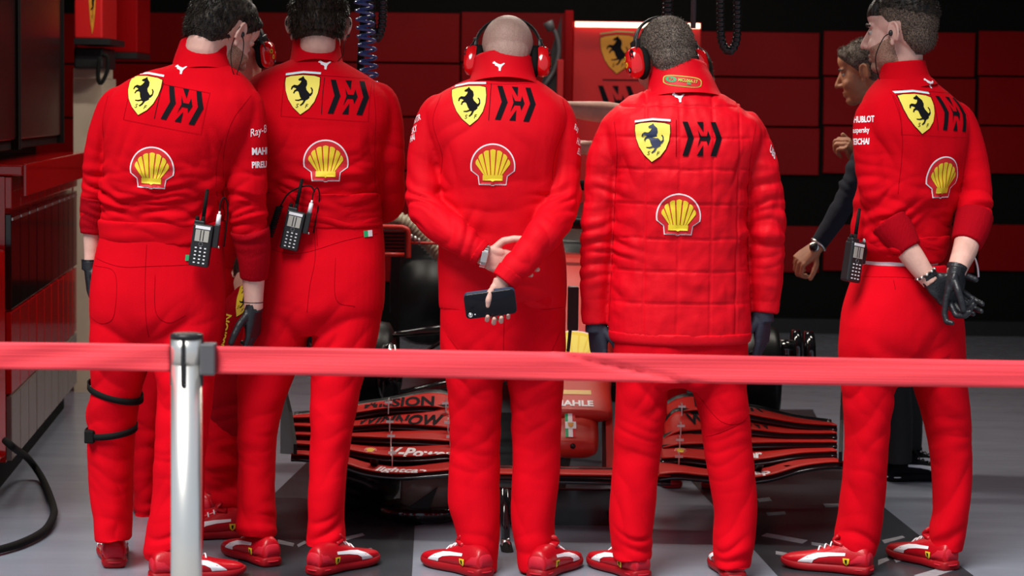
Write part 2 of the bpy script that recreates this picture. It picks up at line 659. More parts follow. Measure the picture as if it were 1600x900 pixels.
def shell_layers(k):
    """slots: 0 white 1 red 2 yellow"""
    def outline(g, base):
        p = []
        for i in range(25):
            a = math.radians(-12 + 204 * i / 24)
            p.append((360 + 158 * g * math.cos(a), 708 - 160 * g * math.sin(a)))
        p += [(360 - 105 * g, 708 + 70 * g), (360 - 97 * g, base), (342, base), (352, base + 6), (368, base + 6), (378, base), (360 + 97 * g, base), (360 + 105 * g, 708 + 70 * g)]
        return p
    L = [(tess(conv(outline(1.0, 840), 360, 700, k)), 0, 0), (tess(conv(outline(0.94, 832), 360, 700, k)), 1, 1)]
    ang = np.linspace(8, 172, 8)
    hub = (360, 800)
    for i in range(7):
        a0, a1 = math.radians(ang[i] + 2.4), math.radians(ang[i + 1] - 2.4)
        pts = []
        for t in (0, .25, .5, .75, 1):
            a = a0 + (a1 - a0) * t
            # far end on a circle around (360,712)
            r = 122 + 5 * math.sin(math.pi * t)
            e = (360 + r * math.cos(a), 716 - r * math.sin(a))
            pts.append(e)
        b0 = 360 + 62 * math.cos(math.radians(ang[i] + 3)) if i not in (0, 6) else 360 + 62 * math.cos(math.radians(ang[i]))
        b1 = 360 + 62 * math.cos(math.radians(ang[i + 1] - 3))
        pts += [(b1, 772), (b0, 772)]
        L.append((tess(conv(pts, 360, 700, k)), 2, 2))
    L.append((tess(conv([(290, 770), (430, 770), (430, 808), (375, 808), (360, 816), (345, 808), (290, 808)], 360, 700, k)), 2, 2))
    return L


def chevron_layers(k, div=True):
    P = [[(393, 53), (430, 53), (474, 165), (432, 292), (393, 292), (432, 165)],
         [(592, 53), (628, 53), (672, 165), (632, 292), (592, 292), (632, 165)],
         [(495, 53), (540, 53), (540, 120)],
         [(500, 105), (525, 153), (565, 153), (572, 113), (593, 165), (572, 217), (562, 182), (522, 182), (497, 232), (515, 165)],
         [(538, 215), (538, 291), (493, 291)]]
    L = [(tess(conv(p, 532, 172, k)), 0, 0) for p in P]
    if div:
        L.append((tess(conv([(347, 40), (351, 40), (351, 300), (347, 300)], 532, 172, k)), 0, 0))
    return L


CAT = [(-10, 4.6), (-7.5, 6.4), (-5, 4.8), (-1, 3.4), (3, 3.0), (7.6, 6.2), (9.4, 5.4), (5.6, 0.8), (4.4, -2.0), (4.4, -7.4), (1.4, -7.4), (0.6, -3.0),
       (-1.2, -1.2), (-5.6, -0.2), (-6.6, 2.0), (-10.2, 2.6)]


def cat_layers(k):
    return [(tess([(x * k, y * k) for x, y in CAT]), 0, 0)]

# ------------------------------------------------------------------ figures
def head_frame(px, py, Y, yaw, nod, roll=0.0, k=1.0):
    return (Matrix.Translation(W(px, py, Y)) @ Matrix.Rotation(math.radians(yaw), 4, 'Z')
            @ Matrix.Rotation(math.radians(-nod), 4, 'X') @ Matrix.Rotation(math.radians(roll), 4, 'Y') @ Matrix.Scale(k, 4))


def head_parts(H):
    P = [ell((0, -0.014, 0.032), (0.077, 0.098, 0.088), seg=28, rings=18),
         ell((0, -0.045, -0.012), (0.066, 0.060, 0.060)),
         ell((0, 0.042, -0.03), (0.064, 0.056, 0.086)),
         ell((0, 0.030, -0.075), (0.057, 0.055, 0.045)),
         ell((0, 0.066, -0.100), (0.030, 0.030, 0.022)),
         ell((0, 0.076, 0.024), (0.050, 0.020, 0.014)),
         ell((0, 0.060, 0.055), (0.056, 0.040, 0.045)),
         ell((0.036, 0.066, -0.036), (0.026, 0.026, 0.026)), ell((-0.036, 0.066, -0.036), (0.026, 0.026, 0.026)),
         ell((0, 0.090, -0.066), (0.025, 0.013, 0.008)), ell((0, 0.089, -0.078), (0.022, 0.013, 0.008)),
         tube([(0, 0.090, 0.012, 0.008, 0.010), (0, 0.106, -0.012, 0.010, 0.010), (0, 0.118, -0.032, 0.013, 0.010)], seg=12, round_end=True),
         ell((0.012, 0.104, -0.038), (0.009, 0.011, 0.008)), ell((-0.012, 0.104, -0.038), (0.009, 0.011, 0.008))]
    for s in (1, -1):
        # ear: rim, lobe, inner plate
        rim = []
        for i in range(9):
            a = math.radians(-60 + 270 * i / 8)
            rim.append((s * (0.080 + 0.014 * max(0, math.cos(a)) + 0.002 * math.sin(a)), -0.006 - 0.017 * math.cos(a), -0.004 + 0.030 * math.sin(a), 0.0050))
        P.append(tube(rim, seg=8))
        P.append(ell((s * 0.082, -0.006, -0.004), (0.005, 0.018, 0.027), Euler((0, 0, s * .5))))
        P.append(ell((s * 0.077, 0.003, -0.033), (0.006, 0.009, 0.011)))
    return [xf(p, H) for p in P]


def hand_parts(wr, D, Nn, thumb=1, curls=None, thumbc=None, k=1.0, spread=0.0, tk=1.0):
    """wr wrist, D towards the fingers, Nn palm side, thumb=+1/-1 side of (D x N) the thumb leaves from"""
    D = Vector(D).normalized()
    Nn = Vector(Nn)
    Nn = (Nn - D * Nn.dot(D)).normalized()
    X = D.cross(Nn).normalized() * thumb
    A = Matrix((X, D, Nn)).transposed().to_4x4()
    if A.determinant() < 0:
        pass
    A = Matrix.Translation(wr) @ A @ Matrix.Scale(k, 4)
    if curls is None: curls = [(25, 30, 20)] * 4
    P = [tube([(0, -0.01, 0, .028, .021), (0, .03, .001, .036, .020), (-.001, .065, .001, .042, .016), (-.001, .092, 0, .040, .012)], seg=16, n=2.6, ref=(1, 0, 0)),
         ell((0.024, .035, .010), (.016, .030, .013)), ell((-0.026, .040, .008), (.013, .032, .011))]
    base = [(.032, .090), (.0105, .096), (-.0115, .092), (-.032, .082)]
    lens = [(.042, .025, .019), (.046, .029, .020), (.042, .027, .020), (.033, .020, .017)]
    for i in range(4):
        p = Vector((base[i][0], base[i][1] - 0.012, 0))
        side = (1.5 - i) * math.radians(spread)
        a = 0.0
        r = .0098 - (0.001 if i == 3 else 0)
        path = [tuple(p) + (r,)]
        p = p + Vector((0, 0.012, 0))
        path.append(tuple(p) + (r,))
        for j in range(3):
            a += math.radians(curls[i][j])
            d = Vector((math.sin(side) * math.cos(a), math.cos(a) * math.cos(side), math.sin(a)))
            m1 = p + d * lens[i][j] * 0.5
            p = p + d * lens[i][j]
            path.append(tuple(m1) + (r * (0.97 - .06 * j),))
            path.append(tuple(p) + (r * (0.95 - .08 * j),))
        P.append(tube(path, seg=10, sub=3, round_end=True, ref=(1, 0, 0)))
    tc = thumbc or [(.75, .62, .25), (.45, .85, .25), (.25, .92, .3)]
    p = Vector((.022, .022, .006))
    path = [tuple(p) + (.0125,)]
    for d, L, r in zip(tc, (.046 * tk, .033 * tk, .026 * tk), (.0122, .0112, .0100)):
        d = Vector(d).normalized()
        m1 = p + d * L * .5
        p = p + d * L
        path.append(tuple(m1) + (r,))
        path.append(tuple(p) + (r * .97,))
    P.append(tube(path, seg=10, sub=3, round_end=True, ref=(0, 0, 1)))
    return [xf(q, A) for q in P]


def rrect(a, c, r, th):
    """rounded slab in the x-z plane"""
    P = []
    for cx, cz, a0 in ((a - r, c - r, 0), (-a + r, c - r, 90), (-a + r, -c + r, 180), (a - r, -c + r, 270)):
        for k in range(7):
            t = math.radians(a0 + 15 * k)
            P.append((cx + r * math.cos(t), cz + r * math.sin(t)))
    P = np.array(P)
    rings = []
    for y, e in ((-th, .0016), (-th * .6, 0), (th * .6, 0), (th, .0016)):
        sx = (a - e) / a
        sz = (c - e) / c
        rings.append(np.stack([P[:, 0] * sx, np.full(len(P), y), P[:, 1] * sz], 1))
    return skin_rings(rings)


def arms_tube(Y, pts, scale=1.0, seg=18, ref=(1, 0, 0), cap_in=0):
    """pts: px,py,dy,half width in photo px[,half depth px]"""
    path = []
    pts = list(pts)
    if cap_in:
        a = pts[0]
        pts = [(a[0] + cap_in * 30, a[1] - 26, a[2], a[3] * .45), (a[0] + cap_in * 15, a[1] - 15, a[2], a[3] * .80)] + pts
    for p in pts:
        q = W(p[0], p[1], Y + p[2])
        k = scale / S(Y + p[2])
        path.append((q.x, q.y, q.z, p[3] * k, (p[4] if len(p) > 4 else p[3]) * k))
    return tube(path, seg=seg, ref=ref)


def rows_of(Y, rows, scale=1.0, yaw=0.0):
    """rows: py,xL,xR,half depth m,dy"""
    out = []
    c, s = math.cos(yaw), math.sin(yaw)
    for py, xl, xr, b, dy in rows:
        q = W((xl + xr) / 2, py, Y + dy)
        w = (xr - xl) / 2 / S(Y + dy)
        a = math.sqrt(max(w * w - (b * s) ** 2, 0.0004)) / c
        out.append((q.x, q.y, q.z, a * scale, b * scale))
    return out


def body_stack(Y, rows, scale=1.0, yaw=0.0, n=2.3, seg=44):
    return stack(rows_of(Y, rows, scale, yaw), seg=seg, n=n, yaw=yaw)


def hair_cap(parent, hd, H, region, thick, m, name='hair', strands=900, slen=0.02, comb=(0, -0.6, -0.5), rad=0.0011, seed=1, clump=0.0, ramp=0.020):
    """hair over part of the head surface; region(x,y,z) in head space -> signed depth inside the hairline (m)"""
    rg = random.Random(seed)
    k = H.to_scale()[0]
    inv = np.array(H.inverted())
    V, N = get_co(hd)
    Lc = V @ inv[:3, :3].T + inv[:3, 3]

    def reg(p):
        x, y, z = p
        s = region(x, y, z)
        # keep the ears free
        d = math.sqrt((max(0, abs(y + .006) - .014)) ** 2 + (max(0, abs(z + .004) - .026)) ** 2) - .006
        if abs(x) > .060: s = min(s, d)
        if z < -.1: s = min(s, -.01)
        return s
    s = np.array([reg(p) for p in Lc])
    t = np.clip(s / 0.020, 0, 1)
    t = t * t * (3 - 2 * t)
    wide = ramp
    t = np.clip(s / wide, 0, 1)
    t = t * t * (3 - 2 * t)
    t = t * (1 - .5 * np.clip((np.abs(Lc[:, 0]) - .04) / .04, 0, 1))
    lump = 1 + clump * perlin(Lc * np.array([60, 60, 25]) + seed)
    V2 = V + N * np.where(s > 0, t * thick * lump * k + .0005, -0.002)[:, None]
    F2 = [tuple(p.vertices) for p in hd.polygons if all(s[i] > -0.004 for i in p.vertices)]
    used = sorted({i for f in F2 for i in f})
    mp = {a: b for b, a in enumerate(used)}
    parts = [(V2[used], [tuple(mp[i] for i in f) for f in F2])]
    keys = np.nonzero(s > (0.012 if slen > .02 else 0.003))[0].tolist()
    R3 = H.to_3x3().normalized()
    cb = R3 @ Vector(comb)
    SV, SF = [], []
    for _ in range(strands):
        i = rg.choice(keys)
        nn = Vector(N[i])
        q = Vector(V2[i]) - nn * thick * .25 + Vector((rg.uniform(-1, 1), rg.uniform(-1, 1), rg.uniform(-1, 1))) * .0025
        L = slen * k * rg.uniform(.6, 1.3) * min(1, .45 + s[i] / .03)
        dr = (nn * .45 + cb * .9 + Vector((rg.uniform(-.35, .35), rg.uniform(-.35, .35), rg.uniform(-.25, .25)))).normalized()
        tip = q + dr * L - nn * L * .2
        side = nn.cross(dr)
        if side.length < 1e-4: continue
        side = side.normalized() * rad * rg.uniform(.7, 1.6)
        up = dr.cross(side).normalized() * rad
        n0 = len(SV)
        mid = q.lerp(tip, .55) + nn * L * .08
        for b0, sc in ((q, 1), (mid, .8)):
            for o in (side, -side * .5 + up, -side * .5 - up):
                SV.append(tuple(b0 + o * sc))
        SV.append(tuple(tip))
        for e in range(3):
            f = (e + 1) % 3
            SF.append((n0 + e, n0 + f, n0 + 3 + f, n0 + 3 + e))
            SF.append((n0 + 3 + e, n0 + 3 + f, n0 + 6))
    if SV:
        parts.append((np.array(SV), SF))
    return build(name, parts, m, parent)


def skin_patch(parent, name, head_me, H, region, off, m):
    """thin layer over part of the head surface (stubble, shaved scalp)"""
    inv = H.inverted()
    V, N = get_co(head_me)
    L = V @ np.array(inv)[:3, :3].T + np.array(inv)[:3, 3]
    s = np.array([region(*p) for p in L])
    V2 = V + N * np.where(s > 0, np.minimum(1, s / 0.008) * off, -0.001)[:, None]
    F2 = [tuple(p.vertices) for p in head_me.polygons if all(s[i] > -0.004 for i in p.vertices)]
    used = sorted({i for f in F2 for i in f})
    mp = {a: b for b, a in enumerate(used)}
    return build(name, [(V2[used], [tuple(mp[i] for i in f) for f in F2])], m, parent)


def join_meshes(mes):
    V, Fc, n = [], [], 0
    for me in mes:
        v, _ = get_co(me)
        V.append(v)
        Fc += [tuple(i + n for i in p.vertices) for p in me.polygons]
        n += len(v)
        
    me = bpy.data.meshes.new('body')
    me.from_pydata(np.concatenate(V).tolist(), [], Fc)
    me.update()
    return me


def eyes_for(parent, H):
    for s in (1, -1):
        e = build('eye', [xf(ell((s * .031, .0765, .001), (.0125, .0125, .0105)), H)], M['eye'], parent)
        build('iris', [xf(ell((s * .032, .0858, .001), (.0055, .0042, .0055)), H)], M['iris'], e)


def shoe(parent, px, py, yaw, size=0.29, upper=None, Yz=None, black=False):
    """heel centre where the heel touches the floor; yaw of the toe direction from +Y"""
    if Yz is None:
        d = CAM_R @ Vector(((px - 800) / F, -(py - 450) / F, -1.0))
        t = -CAM_H / d.z
        base = Vector((d.x * t, d.y * t, 0))
    else:
        base = Vector((W(px, py, Yz).x, Yz, 0))
    A = Matrix.Translation(base) @ Matrix.Rotation(math.radians(yaw), 4, 'Z') @ Matrix.Scale(size / 0.29, 4)
    prof = [(-.004, .026, .060), (.004, .034, .088), (.03, .038, .100), (.065, .040, .104), (.10, .042, .098), (.135, .045, .084), (.17, .048, .070),
            (.205, .049, .060), (.24, .046, .053), (.268, .037, .047), (.286, .022, .040), (.291, .010, .034)]
    rings = []
    for y, w, top in catmull(prof, 3):
        th = np.linspace(0, 2 * math.pi, 24, endpoint=False)
        x = spw(np.cos(th), 2 / 2.6) * w
        z0, z1 = .018, top
        z = (z0 + z1) / 2 + spw(np.sin(th), 2 / 2.4) * (z1 - z0) / 2
        x = x * np.where(z > .05, 1 - 0.35 * np.clip((z - .05) / .06, 0, 1), 1)
        rings.append(np.stack([x, np.full(24, y), z], 1))
    up = build('shoe', [xf(skin_rings(rings), A)], M['black'] if black else M['shoe'], parent)
    srow = []
    for y, w, lo in catmull([(-.008, .026, .006), (.003, .037, .0), (.05, .041, .0), (.11, .039, .001), (.16, .047, .0), (.21, .053, .0), (.25, .049, .004), (.28, .034, .010), (.296, .014, .016)], 3):
        th = np.linspace(0, 2 * math.pi, 20, endpoint=False)
        x = spw(np.cos(th), 2 / 3.5) * w
        z = (lo + .034) / 2 + spw(np.sin(th), 2 / 3.5) * (.034 - lo) / 2
        srow.append(np.stack([x, np.full(20, y), z], 1))
    build('sole', [xf(skin_rings(srow), A)], M['black'] if black else M['sole'], up)
    grooves = [xf(torus((0, .0, .020), .040, .0022, seg=20), A @ Matrix.Translation((0, .028, 0)))]
    build('sole_groove', grooves, M['shoe_heel'] if not black else M['white'], up)
    if not black:
        # padded heel counter
        hc = []
        for y, w, top in [(-.006, .024, .070), (.006, .0352, .082), (.030, .0392, .078), (.055, .040, .050)]:
            th = np.linspace(0, 2 * math.pi, 24, endpoint=False)
            z = (.03 + top) / 2 + spw(np.sin(th), 2 / 3) * (top - .03) / 2
            x = spw(np.cos(th), 2 / 3) * w * np.where(z > .05, 1 - 0.33 * np.clip((z - .05) / .06, 0, 1), 1)
            hc.append(np.stack([x, np.full(24, y), z], 1))
        build('heel_counter', [xf(skin_rings(hc), A)], M['shoe_heel'], up)
    tongue = [xf(tube([(0, .085, .092, .028, .012), (0, .115, .104, .026, .010), (0, .10, .122, .022, .008)], seg=12, ref=(1, 0, 0)), A)]
    build('tongue', tongue, M['black'] if black else M['shoe'], up)
    laces = [xf(tube([(-.022, .125 + .02 * i, .086 - .009 * i, .0028), (0, .127 + .02 * i, .0965 - .009 * i, .0028), (.022, .125 + .02 * i, .086 - .009 * i, .0028)], seg=6), A) for i in range(3)]
    build('laces', laces, M['white'] if not black else M['plastic'], up)
    bv = bvh_of(up)
    strip = [(.070, .072), (.13, .069), (.165, .064), (.195, .053), (.222, .036), (.226, .031), (.178, .031), (.172, .042), (.155, .051), (.12, .058), (.070, .063)]
    badge = [(.054, .056), (.076, .056), (.074, .040), (.065, .031), (.056, .040)]
    dot = [(.061, .052), (.069, .052), (.067, .039), (.063, .039)]
    R = A.to_3x3() @ Vector((0, 1, 0))
    U = A.to_3x3() @ Vector((0, 0, 1))
    for s in (1, -1):
        N = (A.to_3x3() @ Vector((-s, 0, 0))).normalized()
        decal('side_stripe', [(tess(strip), 0, 0)], [M['white']], up, bv, base, R, U, N, grid=.012, lift=.0016)
        if not black:
            decal('badge', [(tess(badge), 0, 1), (tess(dot), 1, 2)], [M['yellow'], M['black']], up, bv, base, R, U, N, grid=.02, lift=.0035)
    return up


def emblems(jacket, bv, Y, shield, chev, shell, cat, lift=.0018, ks=1 / 4.5, yaw=0.0, horse='black', patch=None, div=True, narrow=1.0):
    """each: px,py,tilt(deg)"""
    N = Vector((-math.sin(yaw), math.cos(yaw), 0))
    k = ks / S(Y)
    def axes(t):
        t = math.radians(t)
        R0 = Vector((math.cos(yaw), math.sin(yaw), 0))
        U0 = Vector((0, 0, 1))
        return R0 * math.cos(t) + U0 * math.sin(t), -R0 * math.sin(t) + U0 * math.cos(t)
    def at(p):
        d = (W(p[0], p[1], Y) - Vector((0, 0, CAM_H))).normalized()
        h = bv.ray_cast(Vector((0, 0, CAM_H)) + d * 5.5, d, 4)
        return h[0] if h[0] is not None else W(p[0], p[1], Y)
    if patch:
        R, U = axes(patch[4])
        w, h = patch[2] / 2 / S(Y), patch[3] / 2 / S(Y)
        e = .0010
        fr = [[(-w, h - e), (w, h - e), (w, h), (-w, h)], [(-w, -h), (w, -h), (w, -h + e), (-w, -h + e)],
              [(-w, -h), (-w + e, -h), (-w + e, h), (-w, h)], [(w - e, -h), (w, -h), (w, h), (w - e, h)]]
        decal('patch_stitching', [(tess(p), 0, 0) for p in fr], [M['seam']], jacket, bv, at(patch), R, U, N, lift=lift)
    R, U = axes(shield[2])
    decal('shield_emblem', shield_layers(k), [M['black'], M['yellow_pale'], M[horse], M['white'], M['flagblue']], jacket, bv, at(shield), R, U, N, lift=lift)
    R, U = axes(chev[2])
    decal('chevron_emblem', chevron_layers(k, div), [M['black']], jacket, bv, at(chev), R, U, N, lift=lift)
    R, U = axes(shell[2])
    decal('shell_emblem', shell_layers(k), [M['white'], M['redprint'], M['yellow']], jacket, bv, at(shell), R, U, N, lift=lift)
    R, U = axes(cat[2])
    decal('cat_emblem', cat_layers(1.0 / S(Y)), [M['white']], jacket, bv, at(cat), R, U, N, grid=.01, lift=lift)


def seam_line(name, parent, bv, pts, Y, m=None, r=0.0008, N=(0, 1, 0)):
    """stitched seam following the cloth; pts in photo px on the cloth facing the camera"""
    path = []
    P = catmull([(a, b, 0) for a, b in pts], 8)
    for a, b, _ in P:
        p = W(a, b, Y)
        h = bv.ray_cast(Vector(p) - Vector(N) * .6, Vector(N), 1.5)
        if h[0] is not None:
            path.append(tuple(h[0] - Vector(N) * 0.0004) + (r,))
    if len(path) > 2:
        return build(name, [tube(path, seg=6, sub=1)], m or M['seam'], parent)


def radio(px, py, Y, tilt, label, scale=1.0, yaw=0.0, rows=5):
    base = W(px, py, Y)
    e = empty('handheld_radio', base, label, 'radio', 'handheld radios clipped to the waistbands')
    A = Matrix.Translation(base) @ Matrix.Rotation(math.radians(yaw), 4, 'Z') @ Matrix.Rotation(math.radians(tilt), 4, 'Y') @ Matrix.Scale(scale, 4)
    def B(name, parts, m, par=e, smooth=False):
        return build(name, [xf(p, A) for p in parts], m, par, smooth)
    b = B('case', [box(-.031, .031, -.018, .018, -.070, .062, .006), box(-.031, .002, -.014, .012, .055, .072, .004)], M['plastic'])
    B('screen', [box(-.021, .021, -.0195, -.0175, .008, .044)], M['screen'], b)
    B('screen_bar', [box(-.006, -.003, -.0198, -.0185, .010, .043), box(.003, .006, -.0198, -.0185, .010, .043)], M['plastic'], b)
    B('label_strip', [box(-.023, .023, -.0198, -.0178, .047, .056)], M['white'], b)
    for r in range(rows):
        for c in range(3):
            B('key', [box(-.0165 + c * .0145, -.0105 + c * .0145, -.0196, -.0178, -.060 + r * .0115, -.0562 + r * .0115)], M['white'], b)
    B('navigation_key', [torus((0, -.018, -.0005), .006, .0014, axis='Y', seg=12, rs=5)], M['plastic_grey'], b)
    B('antenna', [cyl((-.006, 0, .06), (-.006, 0, .085), .0075, .0065, 12), cyl((-.006, 0, .085), (-.006, 0, .165), .0062, .0055, 12), ell((-.006, 0, .165), (.0056, .0056, .006), seg=10, rings=6)], M['rubber'], e, True)
    B('volume_knob', [cyl((-.024, 0, .068), (-.024, 0, .083), .007, .006, 12)], M['rubber'], e, True)
    B('side_connector', [box(.032, .050, -.010, .012, -.005, .066, .003)], M['plastic'], e)
    B('plug', [cyl((.041, 0, .066), (.041, 0, .098), .0075, .0065, 12), cyl((.041, 0, .098), (.041, 0, .108), .004, .003, 10)], M['white'], e, True)
    B('screw', [cyl((.051, 0, -.002), (.056, 0, -.002), .005, .005, 10)], M['steel'], e, True)
    B('cable', [wire([(.041, 0, .105), (.040, 0, .135), (.048, .006, .152), (.060, .016, .130), (.064, .026, .08), (.066, .03, .0)], .0022)], M['rubber'], e, True)
    return e


def headset(H, label, spread=0.096, k=1.0, facing=0):
    e = empty('ear_defender_headset', H.translation.copy(), label, 'headset', 'red ear defender headsets')
    def B(name, parts, m, par=e):
        return build(name, [xf(p, H) for p in parts], m, par)
    band = []
    for i in range(15):
        a = math.pi * i / 14
        band.append((0.098 * math.cos(a), -0.004, 0.034 + 0.098 * math.sin(a), 0.0045, 0.014))
    B('headband', [tube(band, seg=10, ref=(1, 0, 0), sub=3)], M['plastic'])
    for s in (1, -1):
        c = Vector((s * spread, -.004, -.012))
        rot = Euler((0, math.radians(-8 * s), 0))
        rings = []
        for t, w, h in [(-.012, .026, .036), (.0, .033, .046), (.012, .034, .047), (.024, .031, .043), (.032, .024, .034), (.035, .012, .018)]:
            th = np.linspace(0, 2 * math.pi, 28, endpoint=False)
            rings.append(np.stack([np.full(28, c.x + s * t), c.y + spw(np.cos(th), 2 / 2.6) * w, c.z + spw(np.sin(th), 2 / 2.6) * h], 1))
        cup = B('cup', [skin_rings(rings)], M['cup'])
        B('ear_cushion', [(lambda vf: (vf[0] * np.array([1, .80, 1.12]) + np.array([0, 0, 0]), vf[1]))(torus((0, 0, 0), .033, .011, axis='X', seg=28, rs=10))
                          if False else (torus((0, 0, 0), .034, .011, axis='X', seg=28, rs=10)[0] * np.array([1, .85, 1.15]) + np.array([c.x - s * .013, c.y, c.z]), torus((0, 0, 0), .034, .011, axis='X', seg=28, rs=10)[1])], M['rubber'], cup)
        B('yoke', [tube([(s * .098, -.02, .05, .0022), (s * (spread + .016), -.030, .02, .0022), (s * (spread + .030), -.026, -.008, .0022)], seg=6),
                   tube([(s * .098, .014, .05, .0022), (s * (spread + .016), .024, .02, .0022), (s * (spread + .030), .020, -.008, .0022)], seg=6),
                   box(min(s * .090, s * .104), max(s * .090, s * .104), -.022, .016, .030, .058, .003)], M['plastic'])
        # printed marks on the shell
        bv = bvh_of(cup)
        Rr = H.to_3x3()
        for (u, v, rr, mk) in ((.016, .016, .0085, 'yellow'), (.008, -.006, .0085, 'yellow'), (-.004, -.026, .0085, 'black')):
            circ = [(u + rr * math.cos(a), v + rr * math.sin(a)) for a in np.linspace(0, 6.283, 14, endpoint=False)]
            lay = [(tess(circ), 0, 0)]
            if mk == 'black':
                tv, tf = text_poly('R', .012, .2)
                lay.append((([(a * s + u, b + v) for a, b in tv], tf), 1, 1))
            else:
                lay.append((tess([(u - .003, v + .004), (u + .003, v + .004), (u + .0026, v - .003), (u, v - .0055), (u - .0026, v - .003)]), 1, 1))
            decal('printed_mark', lay, [M[mk], M['white'] if mk == 'black' else M['black' if v > .01 else 'redprint']], cup, bv, H @ c, Rr @ Vector((0, 1, 0)), Rr @ Vector((0, 0, 1)), Rr @ Vector((-s, 0, 0)), grid=.006, lift=.0008, reach=.1)
        ch = [(-.026, .034), (-.012, .034), (-.020, .002), (-.028, .002)]
        decal('printed_mark', [(tess(ch), 0, 0)], [M['black']], cup, bv, H @ c, Rr @ Vector((0, 1, 0)), Rr @ Vector((0, 0, 1)), Rr @ Vector((-s, 0, 0)), grid=.008, lift=.0008, reach=.1)
    return e


def inner_body(Y, torso, arms, legs, yaw=0.0, neck=None):
    P = [body_stack(Y, torso, 0.80, yaw)]
    for a in arms: P.append(arms_tube(Y, a, 0.62))
    for l in legs: P.append(body_stack(Y, l, 0.62, 0, 2.0, 24))
    if neck is not None: P.append(neck)
    return remesh(P, 0.014, 2)


def neck_tube(H, Y, base, r=0.058, back=.028):
    """from inside the head down to the chest; base = px,py,dy"""
    a = H @ Vector((0, -back, -.02))
    b = H @ Vector((0, -back * 1.25, -.075))
    c = W(base[0], base[1], Y + base[2])
    d = c + Vector((0, 0, -.09))
    m1 = b.lerp(c, .5)
    return tube([tuple(a) + (r,), tuple(b) + (r,), tuple(m1) + (r * 1.02,), tuple(c) + (r * 1.1,), tuple(d) + (r * 1.35,)], seg=20)


def collar(name, parent, Y, pts, m, th=0.006, wr=()):
    """hollow collar; pts: px,py,dy,half width px,half depth px from the base to the rim"""
    path = []
    for p in pts:
        q = W(p[0], p[1], Y + p[2])
        path.append((q.x, q.y, q.z, p[3] / S(Y), p[4] / S(Y)))
    P = catmull(path, 4)
    outer = tube([tuple(r) for r in P], seg=40, sub=1, cap=False)
    P2 = P[::-1].copy()
    P2[:, 3:] -= th
    inner = tube([tuple(r) for r in P2], seg=40, sub=1, cap=False)
    V = np.concatenate([outer[0], inner[0]])
    n = len(outer[0])
    Fc = list(outer[1]) + [tuple(i + n for i in f) for f in inner[1]]
    # rolled rim
    k = 40
    o0 = n - k
    # inner runs back along the path with opposite handedness: nearest vertex match
    ring_o = outer[0][-k:]
    ring_i = inner[0][:k]
    j0 = [int(np.argmin(np.sum((ring_i - q) ** 2, 1))) for q in ring_o]
    for j in range(k):
        Fc.append((o0 + j, o0 + (j + 1) % k, n + j0[(j + 1) % k], n + j0[j]))
    return build(name, [(V, Fc)], m, parent)

# ================================================================== the setting
def slab(name, parts, m, kind='structure', parent=None, label=None):
    o = build(name, parts, m, parent, False)
    if kind and parent is None: o['kind'] = kind
    if label: o['label'] = label
    return o


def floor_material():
    m, nt, b = new_mat('painted_garage_floor_sky_tint')
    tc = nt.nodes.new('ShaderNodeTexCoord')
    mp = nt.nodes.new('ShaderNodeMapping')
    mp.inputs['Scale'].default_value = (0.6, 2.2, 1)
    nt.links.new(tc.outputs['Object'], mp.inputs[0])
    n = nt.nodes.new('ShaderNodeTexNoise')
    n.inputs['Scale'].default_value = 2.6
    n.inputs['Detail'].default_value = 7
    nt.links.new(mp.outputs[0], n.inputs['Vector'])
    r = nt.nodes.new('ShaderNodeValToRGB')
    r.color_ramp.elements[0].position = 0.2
    r.color_ramp.elements[0].color = (0.195, 0.220, 0.275, 1)  # blue of the skylight is put into the base colour of the grey floor
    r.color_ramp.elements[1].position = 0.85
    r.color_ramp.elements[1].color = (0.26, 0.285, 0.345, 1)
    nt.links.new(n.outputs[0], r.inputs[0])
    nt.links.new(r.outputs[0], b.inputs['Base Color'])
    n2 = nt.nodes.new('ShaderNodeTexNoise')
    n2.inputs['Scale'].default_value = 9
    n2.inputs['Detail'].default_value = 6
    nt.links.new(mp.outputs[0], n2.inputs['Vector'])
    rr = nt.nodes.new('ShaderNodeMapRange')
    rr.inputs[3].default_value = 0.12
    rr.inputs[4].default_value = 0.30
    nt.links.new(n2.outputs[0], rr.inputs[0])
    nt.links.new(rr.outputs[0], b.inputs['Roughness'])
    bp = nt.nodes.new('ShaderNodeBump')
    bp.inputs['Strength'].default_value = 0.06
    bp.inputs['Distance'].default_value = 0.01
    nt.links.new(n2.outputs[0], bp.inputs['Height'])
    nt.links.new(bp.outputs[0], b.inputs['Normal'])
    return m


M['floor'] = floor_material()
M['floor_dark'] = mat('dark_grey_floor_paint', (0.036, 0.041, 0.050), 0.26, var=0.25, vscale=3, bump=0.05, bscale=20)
M['floor_line'] = mat('pale_floor_tape', (0.27, 0.27, 0.30), 0.5, var=0.2, vscale=30)
M['asphalt'] = mat('pit_lane_concrete', (0.26, 0.26, 0.27), 0.85, var=0.15, vscale=3, bump=0.3, bscale=150)


def G(px, py):
    d = CAM_R @ Vector(((px - 800) / F, -(py - 450) / F, -1.0))
    t = -CAM_H / d.z
    return Vector((d.x * t, d.y * t, 0))


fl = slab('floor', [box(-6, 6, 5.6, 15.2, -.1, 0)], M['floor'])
gr = slab('floor_outside', [box(-40, 40, -40, 5.6, -.1, -.002)], M['asphalt'])


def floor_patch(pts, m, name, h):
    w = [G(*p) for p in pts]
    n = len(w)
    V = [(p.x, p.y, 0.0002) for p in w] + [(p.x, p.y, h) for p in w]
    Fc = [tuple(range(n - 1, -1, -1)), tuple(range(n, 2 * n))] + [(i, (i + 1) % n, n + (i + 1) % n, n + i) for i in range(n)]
    build(name, [(np.array(V), Fc)], m, fl, False)


